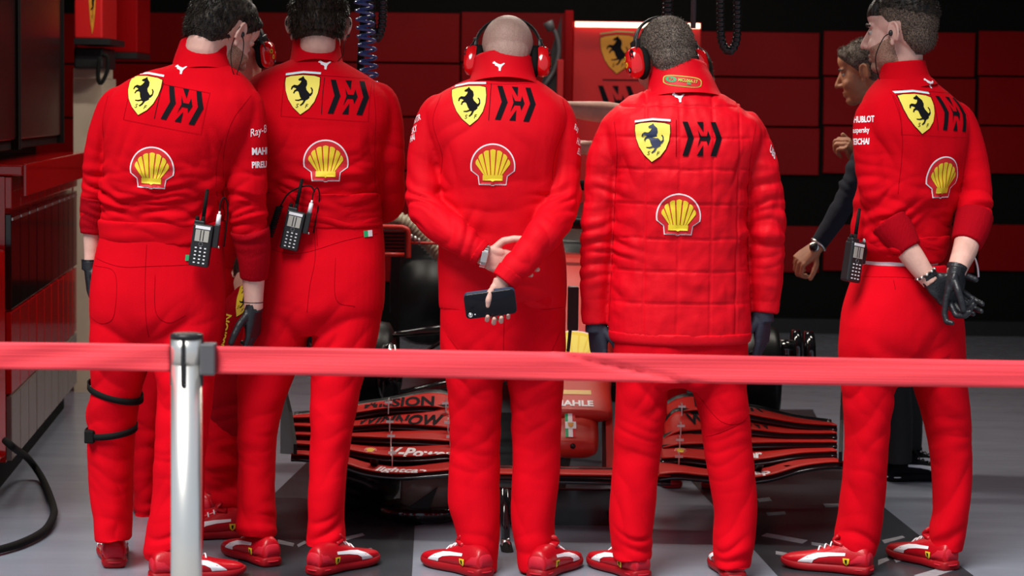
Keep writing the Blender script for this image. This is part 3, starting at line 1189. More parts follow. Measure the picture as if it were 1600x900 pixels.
floor_patch([(1293, 985), (1215, 900), (1077, 749), (1020, 640), (1270, 640), (1325, 748), (1435, 836), (1521, 900), (1600, 985)], M['floor_dark'], 'floor_paint_field', .0014)
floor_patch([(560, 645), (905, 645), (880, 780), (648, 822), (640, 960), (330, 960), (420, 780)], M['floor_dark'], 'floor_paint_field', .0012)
for pts in ([(1190, 838), (1198, 834), (1262, 845), (1254, 850)], [(1268, 848), (1304, 853), (1300, 858), (1268, 852)], [(1212, 862), (1248, 868), (1244, 872), (1212, 867)],
            [(1378, 845), (1410, 838), (1414, 841), (1382, 850)], [(1372, 884), (1390, 876), (1386, 872), (1372, 876)], [(1396, 874), (1420, 868), (1424, 872), (1400, 880)],
            [(1428, 900), (1470, 888), (1490, 892), (1450, 906)], [(1197, 802), (1226, 800), (1228, 804), (1200, 806)], [(1183, 780), (1202, 778), (1206, 783), (1186, 785)], [(1286, 788), (1312, 788), (1314, 792), (1290, 793)],
            [(434, 844), (460, 850), (458, 855), (434, 850)], [(464, 852), (476, 846), (480, 849), (466, 856)], [(556, 862), (580, 857), (584, 861), (560, 868)], [(530, 842), (566, 834), (570, 837), (534, 847)]):
    floor_patch(pts, M['floor_line'], 'floor_tape', .0026)

YB = 14.8
wb = slab('wall_back', [box(-6, 6, YB, YB + .2, 0, 4.2)], M['black_wall'])
slab('ceiling', [box(-6, 6, 6.75, YB + .2, 3.5, 3.7)], M['ceiling'])
slab('trim_door_header', [box(-6, 6, 6.55, 6.75, 2.5, 3.7)], M['black_wall'])
slab('wall_right', [box(4.2, 4.35, 6.75, YB, 0, 3.6)], M['black_wall'])
# side wall leans away slightly, as the cabinets do
LW0, LWD = Vector((-2.45, 6.75, 0)), Vector((-.0945, 1, 0)).normalized()


def L(u, v, z):
    """garage left side: u along the wall from its front, v out into the room"""
    nrm = Vector((LWD.y, -LWD.x, 0))
    return LW0 + LWD * u + nrm * v + Vector((0, 0, z))


def lbox(u0, u1, v0, v1, z0, z1, bev=0.0):
    p = box(u0, u1, v0, v1, z0, z1, bev)
    nrm = Vector((LWD.y, -LWD.x, 0))
    V = np.array([tuple(LW0 + LWD * a[0] + nrm * a[1] + Vector((0, 0, a[2]))) for a in p[0]])
    return V, [tuple(reversed(f)) for f in p[1]]


slab('wall_left', [lbox(-.1, 8.2, -.15, 0, 0, 3.6)], M['black_wall'])


def rect(px0, py0, px1, py1, Y):
    """measured rectangle -> x0,x1,z0,z1 at distance Y"""
    cx, cy = (px0 + px1) / 2, (py0 + py1) / 2
    return W(px0, cy, Y).x, W(px1, cy, Y).x, W(cx, py1, Y).z, W(cx, py0, Y).z


def panel(px0, py0, px1, py1, Y, m, parent, name='panel', th=.03, bev=.004):
    x0, x1, z0, z1 = rect(px0, py0, px1, py1, Y)
    return build(name, [box(x0, x1, Y - th, Y - .002, z0, z1, bev)], m, parent, False)


# red cladding panels of the back wall
for r0, r1 in ((20, 97), (100, 181), (184, 265), (268, 350), (353, 440)):
    for c0, c1 in ((-120, 118), (121, 330), (333, 530), (533, 718), (721, 890)):
        panel(c0, r0, c1, r1, YB, M['panel_red'], wb)
for r0, r1 in ((50, 119), (122, 196), (199, 272), (352, 424)):
    for c0, c1 in ((1040, 1279), (1286, 1522), (1528, 1760)):
        panel(c0, r0, c1, r1, YB, M['panel_red'], wb)
bt = slab('baseboard_back', [box(1.0, 6, YB - .06, YB - .001, 0, .10)], M['plastic'])

# bright board with crest, lit from its top edge
YC = 13.0
x0, x1, z0, z1 = rect(893, 34, 1092, 420, YC)
bd = empty('sign_board', ((x0 + x1) / 2, YC, z0), 'bright red board with crest and black lettering under a light strip', 'board')
bo = build('board', [box(x0, x1, YC, YC + .06, z0, z1, .006)], M['panel_lit'], bd, False)
build('light_strip', [box(x0 + .01, x1 - .01, YC - .035, YC - .004, z1 - .035, z1 - .006)], M['lamp'], bd, False)
build('edge_post', [box(x0 - .05, x0 - .002, YC - .02, YC + .06, z0, z1 + .06, .004)], M['panel_red'], bd, False)
build('leg', [box(x0, x0 + .05, YC, YC + .06, 0, z0)], M['plastic'], bd, False)
build('leg', [box(x1 - .05, x1, YC, YC + .06, 0, z0)], M['plastic'], bd, False)
bvb = bvh_of(bo)
kk = .235 / S(YC)
decal('crest', shield_layers(kk * .92), [M['black'], M['gold'], M['black'], M['redprint'], M['green']], bd, bvb, W(964, 84, YC), (1, 0, 0), (0, 0, 1), (0, 1, 0), grid=.2)
decal('divider_line', [(tess([(-.085, -.004), (.20, -.004), (.20, .004), (-.085, .004)]), 0, 0)], [M['black']], bd, bvb, W(964, 125, YC), (1, 0, 0), (0, 0, 1), (0, 1, 0), grid=1)
v, f = None, None
decal('chevron_emblem', chevron_layers(kk * .92, False), [M['black']], bd, bvb, W(964, 160, YC), (1, 0, 0), (0, 0, 1), (0, 1, 0), grid=1)

# black equipment rack with a red upright beside the board
x0, x1, z0, z1 = rect(846, -20, 877, 480, 12.9)
rk = empty('equipment_rack', ((x0 + x1) / 2, 12.9, 0), 'tall black equipment rack left of the bright red board', 'rack')
V = [W(846, 130, 12.9), W(870, 50, 12.9), W(877, 25, 12.9), W(877, 480, 12.9), W(846, 480, 12.9)]
Vn = np.array([tuple(p) for p in V] + [(p.x, p.y + .09, p.z) for p in V])
build('cabinet', [(Vn, [(0, 1, 2, 3, 4), (9, 8, 7, 6, 5)] + [(i, i + 5, (i + 1) % 5 + 5, (i + 1) % 5) for i in range(5)]), box(x0, x1, 12.9, 13.0, 0, z0 + .02)], M['plastic'], rk, False)
x0, x1, z0, z1 = rect(868, 93, 878, 480, 12.8)
build('red_upright', [box(x0, x1, 12.8, 12.86, 0, z1, .004)], M['panel_lit'], rk, False)
cb = empty('gooseneck_cable', W(862, 40, 12.87), 'grey curved cable in front of the dark rack', 'cable')
build('cable', [wire([W(858, 42, 12.87), W(868, 52, 12.87), W(873, 80, 12.87), W(866, 110, 12.87), W(852, 132, 12.87), W(850, 140, 12.92)], .012, 10, 6)], M['plastic_grey'], cb)
build('connector', [cyl(tuple(W(856, 34, 12.87)), tuple(W(862, 48, 12.87)), .030, .022, 14)], M['plastic_grey'], cb)

# ---- left: cabinets along the wall
# cabinet fronts lie at v0 so that they pass the traced floor line
V0 = .70


def unit(u0, u1, label, doors, dark=True):
    e = empty('storage_cabinet', L((u0 + u1) / 2, V0 - .2, 0), label, 'cabinet', 'glossy red and black cabinets along the left wall')
    build('carcass', [lbox(u0, u1, .05, V0 - .02, .12, 1.20)], M['gloss_red'], e, False)
    build('plinth', [lbox(u0, u1, .05, V0 - .06, 0, .12)], M['black_wall'], e, False)
    n = doors
    w = (u1 - u0) / n
    for i in range(n):
        a, b = u0 + i * w + .006, u0 + (i + 1) * w - .006
        d = build('door', [lbox(a, b, V0 - .02, V0 + .004, .70, 1.06, .003)], M['gloss_black'], e, False)
        build('handle', [lbox(a + .02, b - .02, V0 + .003, V0 + .007, 1.035, 1.045)], M['steel'], d, False)
        build('drawer', [lbox(a, b, V0 - .02, V0 + .002, .38, .69, .003)], M['gloss_red'], e, False)
        build('lower_door', [lbox(a, b, V0 - .02, V0 + .002, .125, .37, .003)], M['grey_door'], e, False)
        build('upper_drawer', [lbox(a, b, V0 - .02, V0 + .006, 1.08, 1.20, .003)], M['gloss_red'], e, False)
    return e


unit(1.42, 2.20, 'glossy red and black cabinet nearest the camera at left', 3)
unit(2.21, 3.00, 'glossy red and black cabinet between the near and far ones at left', 3)
unit(3.01, 3.80, 'glossy red and black cabinet furthest back beside the beige pillar', 4)
ct = empty('worktop', L(2, V0, 1.2), 'long glossy red worktop over the left cabinets', 'worktop')
build('top', [lbox(1.4, 3.82, .05, V0 + .05, 1.205, 1.245, .006)], M['gloss_red'], ct, False)
build('front_lip', [lbox(1.4, 3.84, V0 + .05, V0 + .066, 1.13, 1.25, .004)], M['gloss_red'], ct, False)
for i, (u0, u1, lb) in enumerate(((.3, 2.02, 'large dark wall screen nearest the camera above the worktop'), (2.04, 3.66, 'large dark wall screen further back above the worktop'))):
    s = empty('wall_screen', L((u0 + u1) / 2, V0 - .12, 1.3), lb, 'screen', 'dark screens over the worktop')
    build('panel', [lbox(u0 + .03, u1 - .03, V0 - .14, V0 - .05, 1.33, 2.55, .006)], M['dark_panel'], s, False)
    build('frame', [lbox(u0, u1, V0 - .15, V0 - .07, 1.29, 1.335, .004), lbox(u0, u0 + .03, V0 - .15, V0 - .04, 1.29, 2.6), lbox(u1 - .03, u1, V0 - .15, V0 - .04, 1.29, 2.6)], M['black_wall'], s, False)
    build('backing', [lbox(u0, u1, .01, V0 - .15, 1.29, 2.6)], M['black_wall'], s, False)

# beige pillar and what hangs over it
x0, x1, z0, z1 = rect(115, 122, 156, 560, 11.2)
pl = slab('wall_pillar', [box(x0, x1 + .01, 11.2, 11.6, 0, z1)], M['beige'])
x0, x1, z0, z1 = rect(113, 106, 154, 123, 11.1)
tp = empty('pillar_shelf', ((x0 + x1) / 2, 11.1, z0), 'small pale shelf box on top of the beige pillar', 'shelf')
build('box', [box(x0, x1, 11.12, 11.5, z0, z1, .006)], M['beige'], tp, False)
x0, x1, z0, z1 = rect(112, 74, 158, 107, 11.0)
bx = empty('control_box', ((x0 + x1) / 2, 11, z0), 'black control box with hanging strap over the beige pillar', 'box')
build('case', [box(x0, x1, 11.05, 11.4, z0, z1, .01)], M['plastic'], bx, False)
build('strap', [tube([tuple(W(156, 88, 11)) + (.011, .005), tuple(W(153, 120, 11)) + (.011, .005), tuple(W(158, 130, 11)) + (.010, .005), tuple(W(167, 112, 11)) + (.010, .005), tuple(W(168, 90, 11)) + (.010, .005), tuple(W(160, 85, 11)) + (.012, .006)], seg=8)], M['rubber'], bx)
x0, x1, z0, z1 = rect(116, -60, 160, 60, 11.0)
cu = empty('wall_cupboard', ((x0 + x1) / 2, 11, z0), 'red wall cupboard with a narrow crest, above the black control box', 'cupboard')
cbx = build('body', [box(x0, x1, 11.0, 11.4, z0, z1, .008)], M['panel_lit'], cu, False)
build('underside_trim', [box(x0, x1 + .04, 10.99, 11.4, z0 - .03, z0)], M['plastic'], cu, False)
decal('crest', shield_layers(.00125), [M['black'], M['gold'], M['black'], M['white'], M['green']], cu, bvh_of(cbx), W(138, -4, 10.9), (.13, 0, 0), (0, 0, 1), (0, 1, 0), grid=.3)
x0, x1, z0, z1 = rect(160, 0, 215, 82, 11.6)
c2 = empty('wall_cupboard', ((x0 + x1) / 2, 11.6, z0), 'plain dark red wall cupboard behind the crest cupboard', 'cupboard')
build('body', [box(x0, x1, 11.6, 12.0, z0, z1 + .6, .008)], M['panel_red'], c2, False)
build('underside_trim', [box(x0 - .02, x1, 11.58, 12.0, z0 - .03, z0)], M['plastic'], c2, False)

# red tool trolley edge at the left border and its hose
tr = empty('tool_trolley', (-2.02, 7.9, 0), 'red tool trolley cut by the left picture edge', 'trolley')
x1 = W(9, 560, 8.1).x
zt = W(5, 400, 7.75).z
build('body', [box(x1 - .5, x1, 7.75, 8.1, .16, zt, .01)], M['gloss_red'], tr, False)
zc = W(5, 640, 7.75).z
build('chrome_corner', [box(x1 - .08, x1 + .012, 7.70, 7.78, zc - .04, zc + .03, .012)], M['chrome'], tr)
for dx in (-.45, -.05):
    build('castor', [cyl((x1 + dx - .02, 7.9, .07), (x1 + dx + .02, 7.9, .07), .07, seg=20)], M['rubber'], tr)
ho = empty('air_hose', G(60, 830), 'thick black hose looping over the floor at left', 'hose')
hp = []
for px, py in ((8, 688), (22, 700), (45, 722), (66, 755), (82, 795), (83, 815), (68, 838), (30, 858), (-20, 872), (-60, 880)):
    hp.append((px, py))
pth = []
for i, (px, py) in enumerate(hp):
    if i < 2:
        p = W(px, py, 7.72)
    else:
        g = G(px, py)
        p = g + Vector((0, 0, .018))
        if i == 2:
            p = p.lerp(W(px, py, 7.72), .4)
    pth.append(p)
build('hose', [wire(pth, .0135, 12, 8)], M['rubber'], ho)

# hoses hanging from the ceiling
def ribbed(path, r, name, parent, m):
    P = catmull([tuple(p) for p in path], 16)
    d = np.concatenate([[0], np.cumsum(np.linalg.norm(np.diff(P, axis=0), axis=1))])
    n = int(d[-1] / .0048)
    s = np.linspace(0, d[-1], n)
    Q = np.stack([np.interp(s, d, P[:, k]) for k in range(3)], 1)
    rr = r * (1 + .14 * np.cos(s / .017 * 2 * math.pi))
    return build(name, [tube([tuple(q) + (a,) for q, a in zip(Q, rr)], seg=12, sub=1)], m, parent)


M['ribbed'] = mat('ribbed_black_hose', (0.02, 0.02, 0.02), 0.22)
for lab, xl, xr, bot, Yh, extra in (('black ribbed hose loop hanging beside the blue coil', 580, 598, 60, 8.0, 0), ('black ribbed hose loop hanging right of the man with quilted jacket', 1126, 1152, 80, 8.2, 0)):
    h = empty('ribbed_hose', W((xl + xr) / 2, bot, Yh), lab, 'hose', 'ribbed hoses hanging from the ceiling')
    top = 3.49
    a, b = W(xl, -40, Yh), W(xr, -40, Yh)
    ribbed([(a.x, Yh, top), (a.x, Yh, a.z + .4), tuple(a), tuple(W(xl, bot - 38, Yh)), tuple(W(xl + 3, bot - 12, Yh)), tuple(W((xl + xr) / 2, bot, Yh)), tuple(W(xr - 3, bot - 12, Yh)), tuple(W(xr, bot - 38, Yh)), tuple(b), (b.x, Yh, b.z + .4), (b.x, Yh, top)], .0155, 'hose', h, M['ribbed'])
h = empty('ribbed_hose', W(1043, 26, 8.2), 'straight black ribbed hose above the man with quilted jacket', 'hose', 'ribbed hoses hanging from the ceiling')
a = W(1043, 26, 8.2)
ribbed([(a.x, 8.2, 3.49), (a.x, 8.2, 2.6), tuple(a)], .02, 'hose', h, M['ribbed'])
h = empty('hanging_tube', W(1083, 40, 8.3), 'thin grey tube hanging between the two ribbed hoses', 'tube')
a = W(1083, 44, 8.3)
build('tube', [wire([(a.x, 8.3, 3.49), (a.x, 8.3, 2.5), tuple(a)], .010, 10, 4)], M['plastic_grey'], h)
h = empty('blue_air_coil', W(575, 120, 7.9), 'blue spiral air hose hanging behind the second man', 'hose')
cp = []
for i in range(300):
    a = i * .26
    t = i / 299
    c = W(566 + 12 * t, -30 + 165 * t, 7.9)
    cp.append(c + Vector((.030 * math.cos(a), .030 * math.sin(a), 0)))
build('coil', [wire([Vector((cp[0].x, 7.9, 3.49)), Vector((cp[0].x, 7.9, 2.2))] + cp, .0058, 8, 1)], M['blue_hose'], h)
h = empty('drop_cable', W(562, 60, 8.1), 'black supply cable hanging behind the blue coil', 'cable')
build('cable', [wire([Vector((W(568, 0, 8.1).x, 8.1, 3.49)), W(568, 0, 8.1), W(566, 60, 8.1), W(563, 110, 8.1), W(562, 200, 8.1)], .014, 10, 4)], M['rubber'], h)

# ceiling lamps of the garage
for i, (x, y, en) in enumerate(((.2, 9.2, 50), (.3, 12.6, 16), (-1.75, 9.6, 34), (2.2, 10.0, 26))):
    lb = ('ceiling lamp over the car nose', 'ceiling lamp near the back wall', 'ceiling lamp over the left worktop', 'ceiling lamp over the right side of the garage')[i]
    e = empty('ceiling_lamp', (x, y, 3.45), lb, 'lamp', 'garage ceiling lamps')
    build('housing', [box(x - .65, x + .65, y - .09, y + .09, 3.44, 3.499, .01)], M['plastic_grey'], e, False)
    build('diffuser', [box(x - .62, x + .62, y - .07, y + .07, 3.43, 3.442)], M['lamp_white'], e, False)
    ld = bpy.data.lights.new('lamp_light', 'AREA')
    ld.shape = 'RECTANGLE'
    ld.size, ld.size_y = 1.2, .14
    ld.energy = en
    ld.color = (1.0, .90, .78)
    lo = bpy.data.objects.new('lamp_light', ld)
    C.objects.link(lo)
    lo.parent = e
    lo.location = (0, 0, -.03)

# ================================================================== barrier
YP = 4.76
bx0 = W(291.5, 700, YP).x
po = empty('barrier_post', (bx0, YP, 0), 'chrome retractable barrier post in front of the crew', 'post')
zt = W(291.5, 524, YP).z
rp = 24.5 / S(YP)
build('tube', [cyl((bx0, YP, .03), (bx0, YP, zt - .062), rp, seg=48)], M['chrome'], po)
build('base', [tube([(bx0, YP, 0, .17), (bx0, YP, .012, .17), (bx0, YP, .03, .14), (bx0, YP, .05, .05)], seg=48, sub=1)], M['rubber'], po)
hd = build('head', [cyl((bx0, YP, zt - .062), (bx0, YP, zt - .004), rp * 1.02, seg=48)], M['chrome'], po)
build('cap', [tube([(bx0, YP, zt - .006, rp * 1.06), (bx0, YP, zt + .002, rp * 1.06), (bx0, YP, zt + .005, rp * .9)], seg=48, sub=1)], M['plastic'], hd)
for a in (math.radians(-93), math.radians(-180 + 5), math.radians(-5)):
    c, s = math.cos(a), math.sin(a)
    p = box(-.0055, .0055, rp * .93, rp * 1.045, zt - .110, zt - .004, .004)
    A = Matrix.Translation((bx0, YP, 0)) @ Matrix.Rotation(a - math.pi / 2, 4, 'Z')
    build('slot', [xf(p, A)], M['plastic'], hd, False)
build('receiver', [xf(box(-.022, .022, rp * .9, rp + .030, zt - .085, zt - .016, .004), Matrix.Translation((bx0, YP, 0)) @ Matrix.Rotation(-math.pi / 2, 4, 'Z'))], M['plastic_grey'], hd, False)


def ribbon(name, label, pts, twist=None):
    """pts: px, y top, y bottom, Y"""
    e = empty(name, W(pts[0][0], pts[0][2], pts[0][3]), label, 'barrier belt', 'red barrier belts')
    P = catmull([(W(p[0], p[1], p[3]).x, p[3], W(p[0], p[1], p[3]).z, W(p[0], p[2], p[3]).z) for p in pts], 24)
    V, Fc = [], []
    nz = 8
    for i, (x, y, a, b) in enumerate(P):
        t = i / (len(P) - 1)
        for k in range(nz + 1):
            q = k / nz
            yy = y + .0035 * math.sin(6.0 * t * 2 + q * 3) * math.sin(math.pi * q)
            if twist:
                d = (x - twist) * 1.0 - (q - .5) * .30
                yy += .010 * math.exp(-(d / .020) ** 2) * (1 if d > 0 else .6)
            V.append((x, yy, a + (b - a) * q))
    m = nz + 1
    for i in range(len(P) - 1):
        for k in range(nz):
            Fc.append((i * m + k, i * m + k + 1, (i + 1) * m + k + 1, (i + 1) * m + k))
    me = mesh_from([(np.array(V), Fc)])
    o = link('webbing', me, M['belt'], e)
    md = o.modifiers.new('s', 'SOLIDIFY')
    md.thickness = .0012
    return e


ribbon('barrier_belt', 'red barrier belt left of the chrome post', [(-120, 533, 577, YP), (0, 534.5, 577, YP), (130, 536, 578.5, YP), (266, 538, 580.5, YP)])
ribbon('barrier_belt', 'red barrier belt stretched right of the chrome post across the crew', [(338, 541, 584, YP), (560, 545, 588, YP), (800, 549, 593, YP), (1000, 553, 597, YP), (1300, 559, 602, YP), (1600, 563.5, 606, YP), (1760, 566, 609, YP)], twist=W(970, 575, YP).x)

# ================================================================== the racing car
XC = W(884, 650, 7.85).x
car = empty('racing_car', (XC, 8.6, 0), 'matte red single-seater racing car with its nose towards the crew', 'car')


def span(rows, th, name, m, parent, side):
    """wing element. rows: span position s (0..1 of half width, metres), z front, z back, y front, y back"""
    P = catmull(rows, 6)
    top, bot = [], []
    nx = 6
    for s, zf, zb, yf, yb in P:
        r = []
        for k in range(nx + 1):
            q = k / nx
            z = zf + (zb - zf) * (q ** 1.35)
            r.append((XC + side * s, yf + (yb - yf) * q, z))
        top.append(r)
    V, Fc = [], []
    m1 = nx + 1
    for off in (0, -th):
        for r in top:
            for k, (x, y, z) in enumerate(r):
                e = 0.35 if k in (0, nx) else 1
                V.append((x, y, z + off * e))
    n = len(top) * m1
    for i in range(len(top) - 1):
        for k in range(nx):
            a = i * m1 + k
            Fc.append((a, a + 1, a + m1 + 1, a + m1))
            Fc.append((n + a, n + a + m1, n + a + m1 + 1, n + a + 1))
        a = i * m1
        Fc.append((a, a + m1, n + a + m1, n + a))
        a = i * m1 + nx
        Fc.append((a, n + a, n + a + m1, a + m1))
    for i in (0, len(top) - 1):
        for k in range(nx):
            a = i * m1 + k
            Fc.append((a, n + a, n + a + 1, a + 1))
    return build(name, [(np.array(V), Fc)], m, parent)


def zz(px, py, Y):
    return W(px, py, Y).z


# traced on the visible right half: (px, y of front edge, y of rear edge) for each element from the lowest up
ELEM = [
    dict(Y0=7.55, Y1=7.80, pts=[(1030, 741, 722), (1060, 738, 724), (1100, 742, 730), (1150, 746, 736), (1200, 742, 732), (1250, 728, 720), (1290, 722, 716), (1318, 721, 715)]),
    dict(Y0=7.80, Y1=7.93, pts=[(1034, 715, 700), (1070, 714, 698), (1110, 718, 700), (1160, 719, 703), (1200, 715, 703), (1250, 707, 700), (1308, 704, 699)]),
    dict(Y0=7.92, Y1=8.05, pts=[(1036, 699, 686), (1060, 694, 677), (1100, 692, 676), (1160, 691, 680), (1220, 690, 685), (1260, 690, 686), (1308, 690, 686)]),
    dict(Y0=8.04, Y1=8.17, pts=[(1040, 683, 662), (1060, 674, 642), (1100, 670, 646), (1160, 669, 656), (1220, 675, 666), (1260, 676, 671), (1308, 676, 672)]),
    dict(Y0=8.16, Y1=8.30, pts=[(1044, 655, 632), (1066, 643, 621), (1100, 640, 620), (1160, 645, 633), (1200, 652, 640), (1250, 660, 652), (1308, 664, 660)]),
]
XR = W(884, 650, 7.85)
wing = build('front_wing', [cyl((XC - .30, 7.72, zz(884, 735, 7.72)), (XC + .30, 7.72, zz(884, 735, 7.72)), .012, seg=12)], M['carbon'], car)
flaps = {}
for k, d in enumerate(ELEM):
    for side in (1, -1):
        rows = []
        ref = d['pts']
        for px, a, b in ref:
            s = W(px, a, d['Y0']).x - XC
            rows.append((s, zz(884, a - .014 * (px - 884), d['Y0']), zz(884, b - .014 * (px - 884), d['Y1']), d['Y0'], d['Y1']))
        o = span(rows, .010, 'main_plane' if k == 0 else 'flap', M['flap_red'], car, side)
        flaps[k, side] = o
        # dark trailing strip and the black underside lip at the front edge
        rl = [(s, zf - .016, zf - .001, yf - .006, yf + .012) for s, zf, zb, yf, yb in rows]
        span(rl, .012, 'front_lip', M['carbon_gloss'], o, side)
        rb = [(s, zb - .001, zb + .010, yb - .004, yb + .010) for s, zf, zb, yf, yb in rows]
        span(rb, .006, 'trailing_edge', M['carbon'], o, side)
# centre section of the main plane
zc0, zc1 = zz(884, 741, 7.55), zz(884, 729, 7.8)
span([(-.36, zc0, zc1, 7.55, 7.80), (0, zc0, zc1, 7.55, 7.80), (.36, zc0, zc1, 7.55, 7.80)], .012, 'main_plane', M['flap_red'], car, 1)
span([(-.36, zc0 - .024, zc0 - .002, 7.54, 7.56), (0, zc0 - .024, zc0 - .002, 7.54, 7.56), (.36, zc0 - .024, zc0 - .002, 7.54, 7.56)], .012, 'front_lip', M['carbon_gloss'], car, 1)
for side in (1, -1):
    xe = XC + side * (W(1314, 690, 7.85).x - XC)
    V = [(7.5, zz(884, 716, 7.5)), (7.5, zz(884, 700, 7.5)), (7.8, zz(884, 650, 7.8)), (8.35, zz(884, 600, 8.35)), (8.42, zz(884, 600, 8.42)), (8.42, zz(884, 715, 8.42))]
    tx = lambda y: xe + side * (abs(xe) * .0 + .155) * (y - 7.85)
    Vn = np.array([(tx(y) - .006, y, z) for y, z in V] + [(tx(y) + .006, y, z) for y, z in V])
    build('endplate', [(Vn, [tuple(range(5, -1, -1)), tuple(range(6, 12))] + [(i, (i + 1) % 6, 6 + (i + 1) % 6, 6 + i) for i in range(6)])], M['carbon'], car, False)
    for sx in (.62, .72):
        xs = XC + side * (sx + .06)
        V = [(7.62, zz(884, 722, 7.62)), (7.86, zz(884, 722, 7.86)), (7.86, zz(884, 740, 7.86)), (7.80, zz(884, 742, 7.80))]
        Vn = np.array([(xs - .012, y, z) for y, z in V] + [(xs + .012, y, z) for y, z in V])
        build('strake', [(Vn, [(3, 2, 1, 0), (4, 5, 6, 7)] + [(i, (i + 1) % 4, 4 + (i + 1) % 4, 4 + i) for i in range(4)])], M['carbon'], car, False)
    # slot gap brackets
    for s0 in (.405, .62):
        for k in range(4):
            y = ELEM[k]['Y1']
            a, b = ELEM[k]['pts'][2][2], ELEM[k + 1]['pts'][2][1]
            z0, z1 = zz(884, a - 3 + 4, y), zz(884, b - 3 - 6, y)
            x = XC + side * (s0 + .012 * k)
            build('slot_bracket', [box(x - .0022, x + .0022, y - .03, y + .02, min(z0, z1) - .006, max(z0, z1) + .012, .001), box(x - .014, x + .014, y - .034, y - .022, max(z0, z1) - .004, max(z0, z1) + .004)], M['steel'], car, False)

# lettering on the flaps
def wing_text(k, side, s, px, py, size, shear, bold, mk, sx=1.0, flip=False, tilt=0.0):
    v, f = text_poly(s, size, shear, bold, 'CENTER', sx)
    if flip: v = [(-a, -b) for a, b in v]
    d = ELEM[k]
    ym = (d['Y0'] + d['Y1']) / 2
    O = W(px, py, ym)
    t = math.radians(tilt)
    decal('flap_lettering', [((v, f), 0, 0)], [M[mk]], flaps[k, side], bvh_of(flaps[k, side]), O, (math.cos(t), 0, math.sin(t)), (-math.sin(t), 0, math.cos(t)), (0, .97, -.22), grid=.02, lift=.0045, reach=.5)


wing_text(4, -1, 'MISSION', 624, 629, .062, 0, .002, 'black', 1.15, tilt=2)
wing_text(3, -1, 'WINNOW', 622, 657, .062, .3, .002, 'black', 1.05, tilt=0)
wing_text(1, -1, 'V-Power', 655, 709, .052, .25, .002, 'white', 1.25, tilt=-3)
wing_text(0, -1, 'lightcap', 628, 736, .034, .2, .001, 'white', 1.7, tilt=-3)
wing_text(4, 1, 'MISSION', 1140, 632, .062, 0, .002, 'black', 1.15, tilt=-3)
wing_text(3, 1, 'WINNOW', 1142, 659, .062, -.3, .002, 'black', 1.05, tilt=-3)
wing_text(1, 1, 'V-Power', 1143, 711, .046, .25, .002, 'white', 1.25, tilt=2)
wing_text(0, 1, 'lightcap', 1160, 740, .030, .2, .001, 'white', 1.9, tilt=3)
for side, px in ((-1, 579), (1, 1064)):
    d = ELEM[1]
    decal('shell_print', shell_layers(.00011), [M['white'], M['redprint'], M['yellow']], flaps[1, side], bvh_of(flaps[1, side]), W(px, 703, 7.86), (1.2, 0, 0), (0, 0, .7), (0, .97, -.22), grid=.02, lift=.002)

# nose cone
def nose_ring(y, w, z0, z1, n=3.0, seg=32, x=XC):
    th = np.linspace(0, 2 * math.pi, seg, endpoint=False)
    return np.stack([x + spw(np.cos(th), 2 / n) * w, np.full(seg, y), (z0 + z1) / 2 + spw(np.sin(th), 2 / n) * (z1 - z0) / 2], 1)


xn = W(897, 650, 7.9).x
rows = [(7.86, .075, zz(890, 714, 7.86), zz(890, 690, 7.86)), (7.90, .088, zz(890, 716, 7.9), zz(890, 676, 7.9)), (8.00, .094, zz(890, 712, 8.0), zz(890, 654, 8.0)), (8.2, .10, zz(890, 690, 8.2), zz(890, 626, 8.2)), (8.5, .12, zz(890, 655, 8.5), zz(890, 590, 8.5))]
nose = build('nose_tip', [skin_rings([nose_ring(*r, x=xn) for r in catmull(rows, 5)])], M['car_red'], car)
rows = [(8.02, .130, zz(890, 655, 8.02), zz(890, 640, 8.02)), (8.06, .146, zz(890, 660, 8.06), zz(890, 632, 8.06)), (8.2, .150, zz(890, 650, 8.2), zz(890, 612, 8.2)), (8.5, .160, zz(890, 640, 8.5), zz(890, 575, 8.5)), (8.9, .185, zz(890, 615, 8.9), zz(890, 505, 8.9)), (9.3, .215, zz(890, 600, 9.3), zz(890, 440, 9.3)), (9.7, .24, zz(890, 590, 9.7), zz(890, 408, 9.7)), (10.3, .27, zz(890, 580, 10.3), zz(890, 392, 10.3))]
nb = build('nose_cone', [skin_rings([nose_ring(*r, x=xn) for r in catmull(rows, 5)])], M['car_red'], car)
for side in (1, -1):
    V = [(7.92, zz(890, 735, 7.92)), (8.30, zz(890, 728, 8.3)), (8.45, zz(890, 630, 8.45)), (8.08, zz(890, 645, 8.08))]
    x = xn + side * .135
    Vn = np.array([(x - .013, y, z) for y, z in V] + [(x + .013, y, z) for y, z in V])
    build('wing_pylon', [(Vn, [(3, 2, 1, 0), (4, 5, 6, 7)] + [(i, (i + 1) % 4, 4 + (i + 1) % 4, 4 + i) for i in range(4)])], M['car_red'], car, False)
bvn = bvh_of(nose, nb)
NV = (0, .97, -.26)
v, f = text_poly('MAHLE', .040, 0, .0015, 'CENTER', 1.15)
decal('nose_lettering', [((v, f), 0, 0)], [M['white']], nb, bvn, W(896, 632, 8.1), (1, 0, 0), (0, 0, 1), NV, grid=.02, lift=.003)
decal('nose_tape', [(tess([(-.06, -.012), (.075, -.012), (.075, .012), (-.06, .012)]), 0, 0)], [M['tape']], nb, bvn, W(893, 610, 8.15), (1, 0, 0), (0, 0, 1), NV, grid=.02, lift=.003)
q = [(-.018, -.045), (.018, -.045), (.018, .045), (-.018, .045)]
st = lambda a, b: tess([(a, -.052), (b, -.052), (b, .052), (a, .052)])
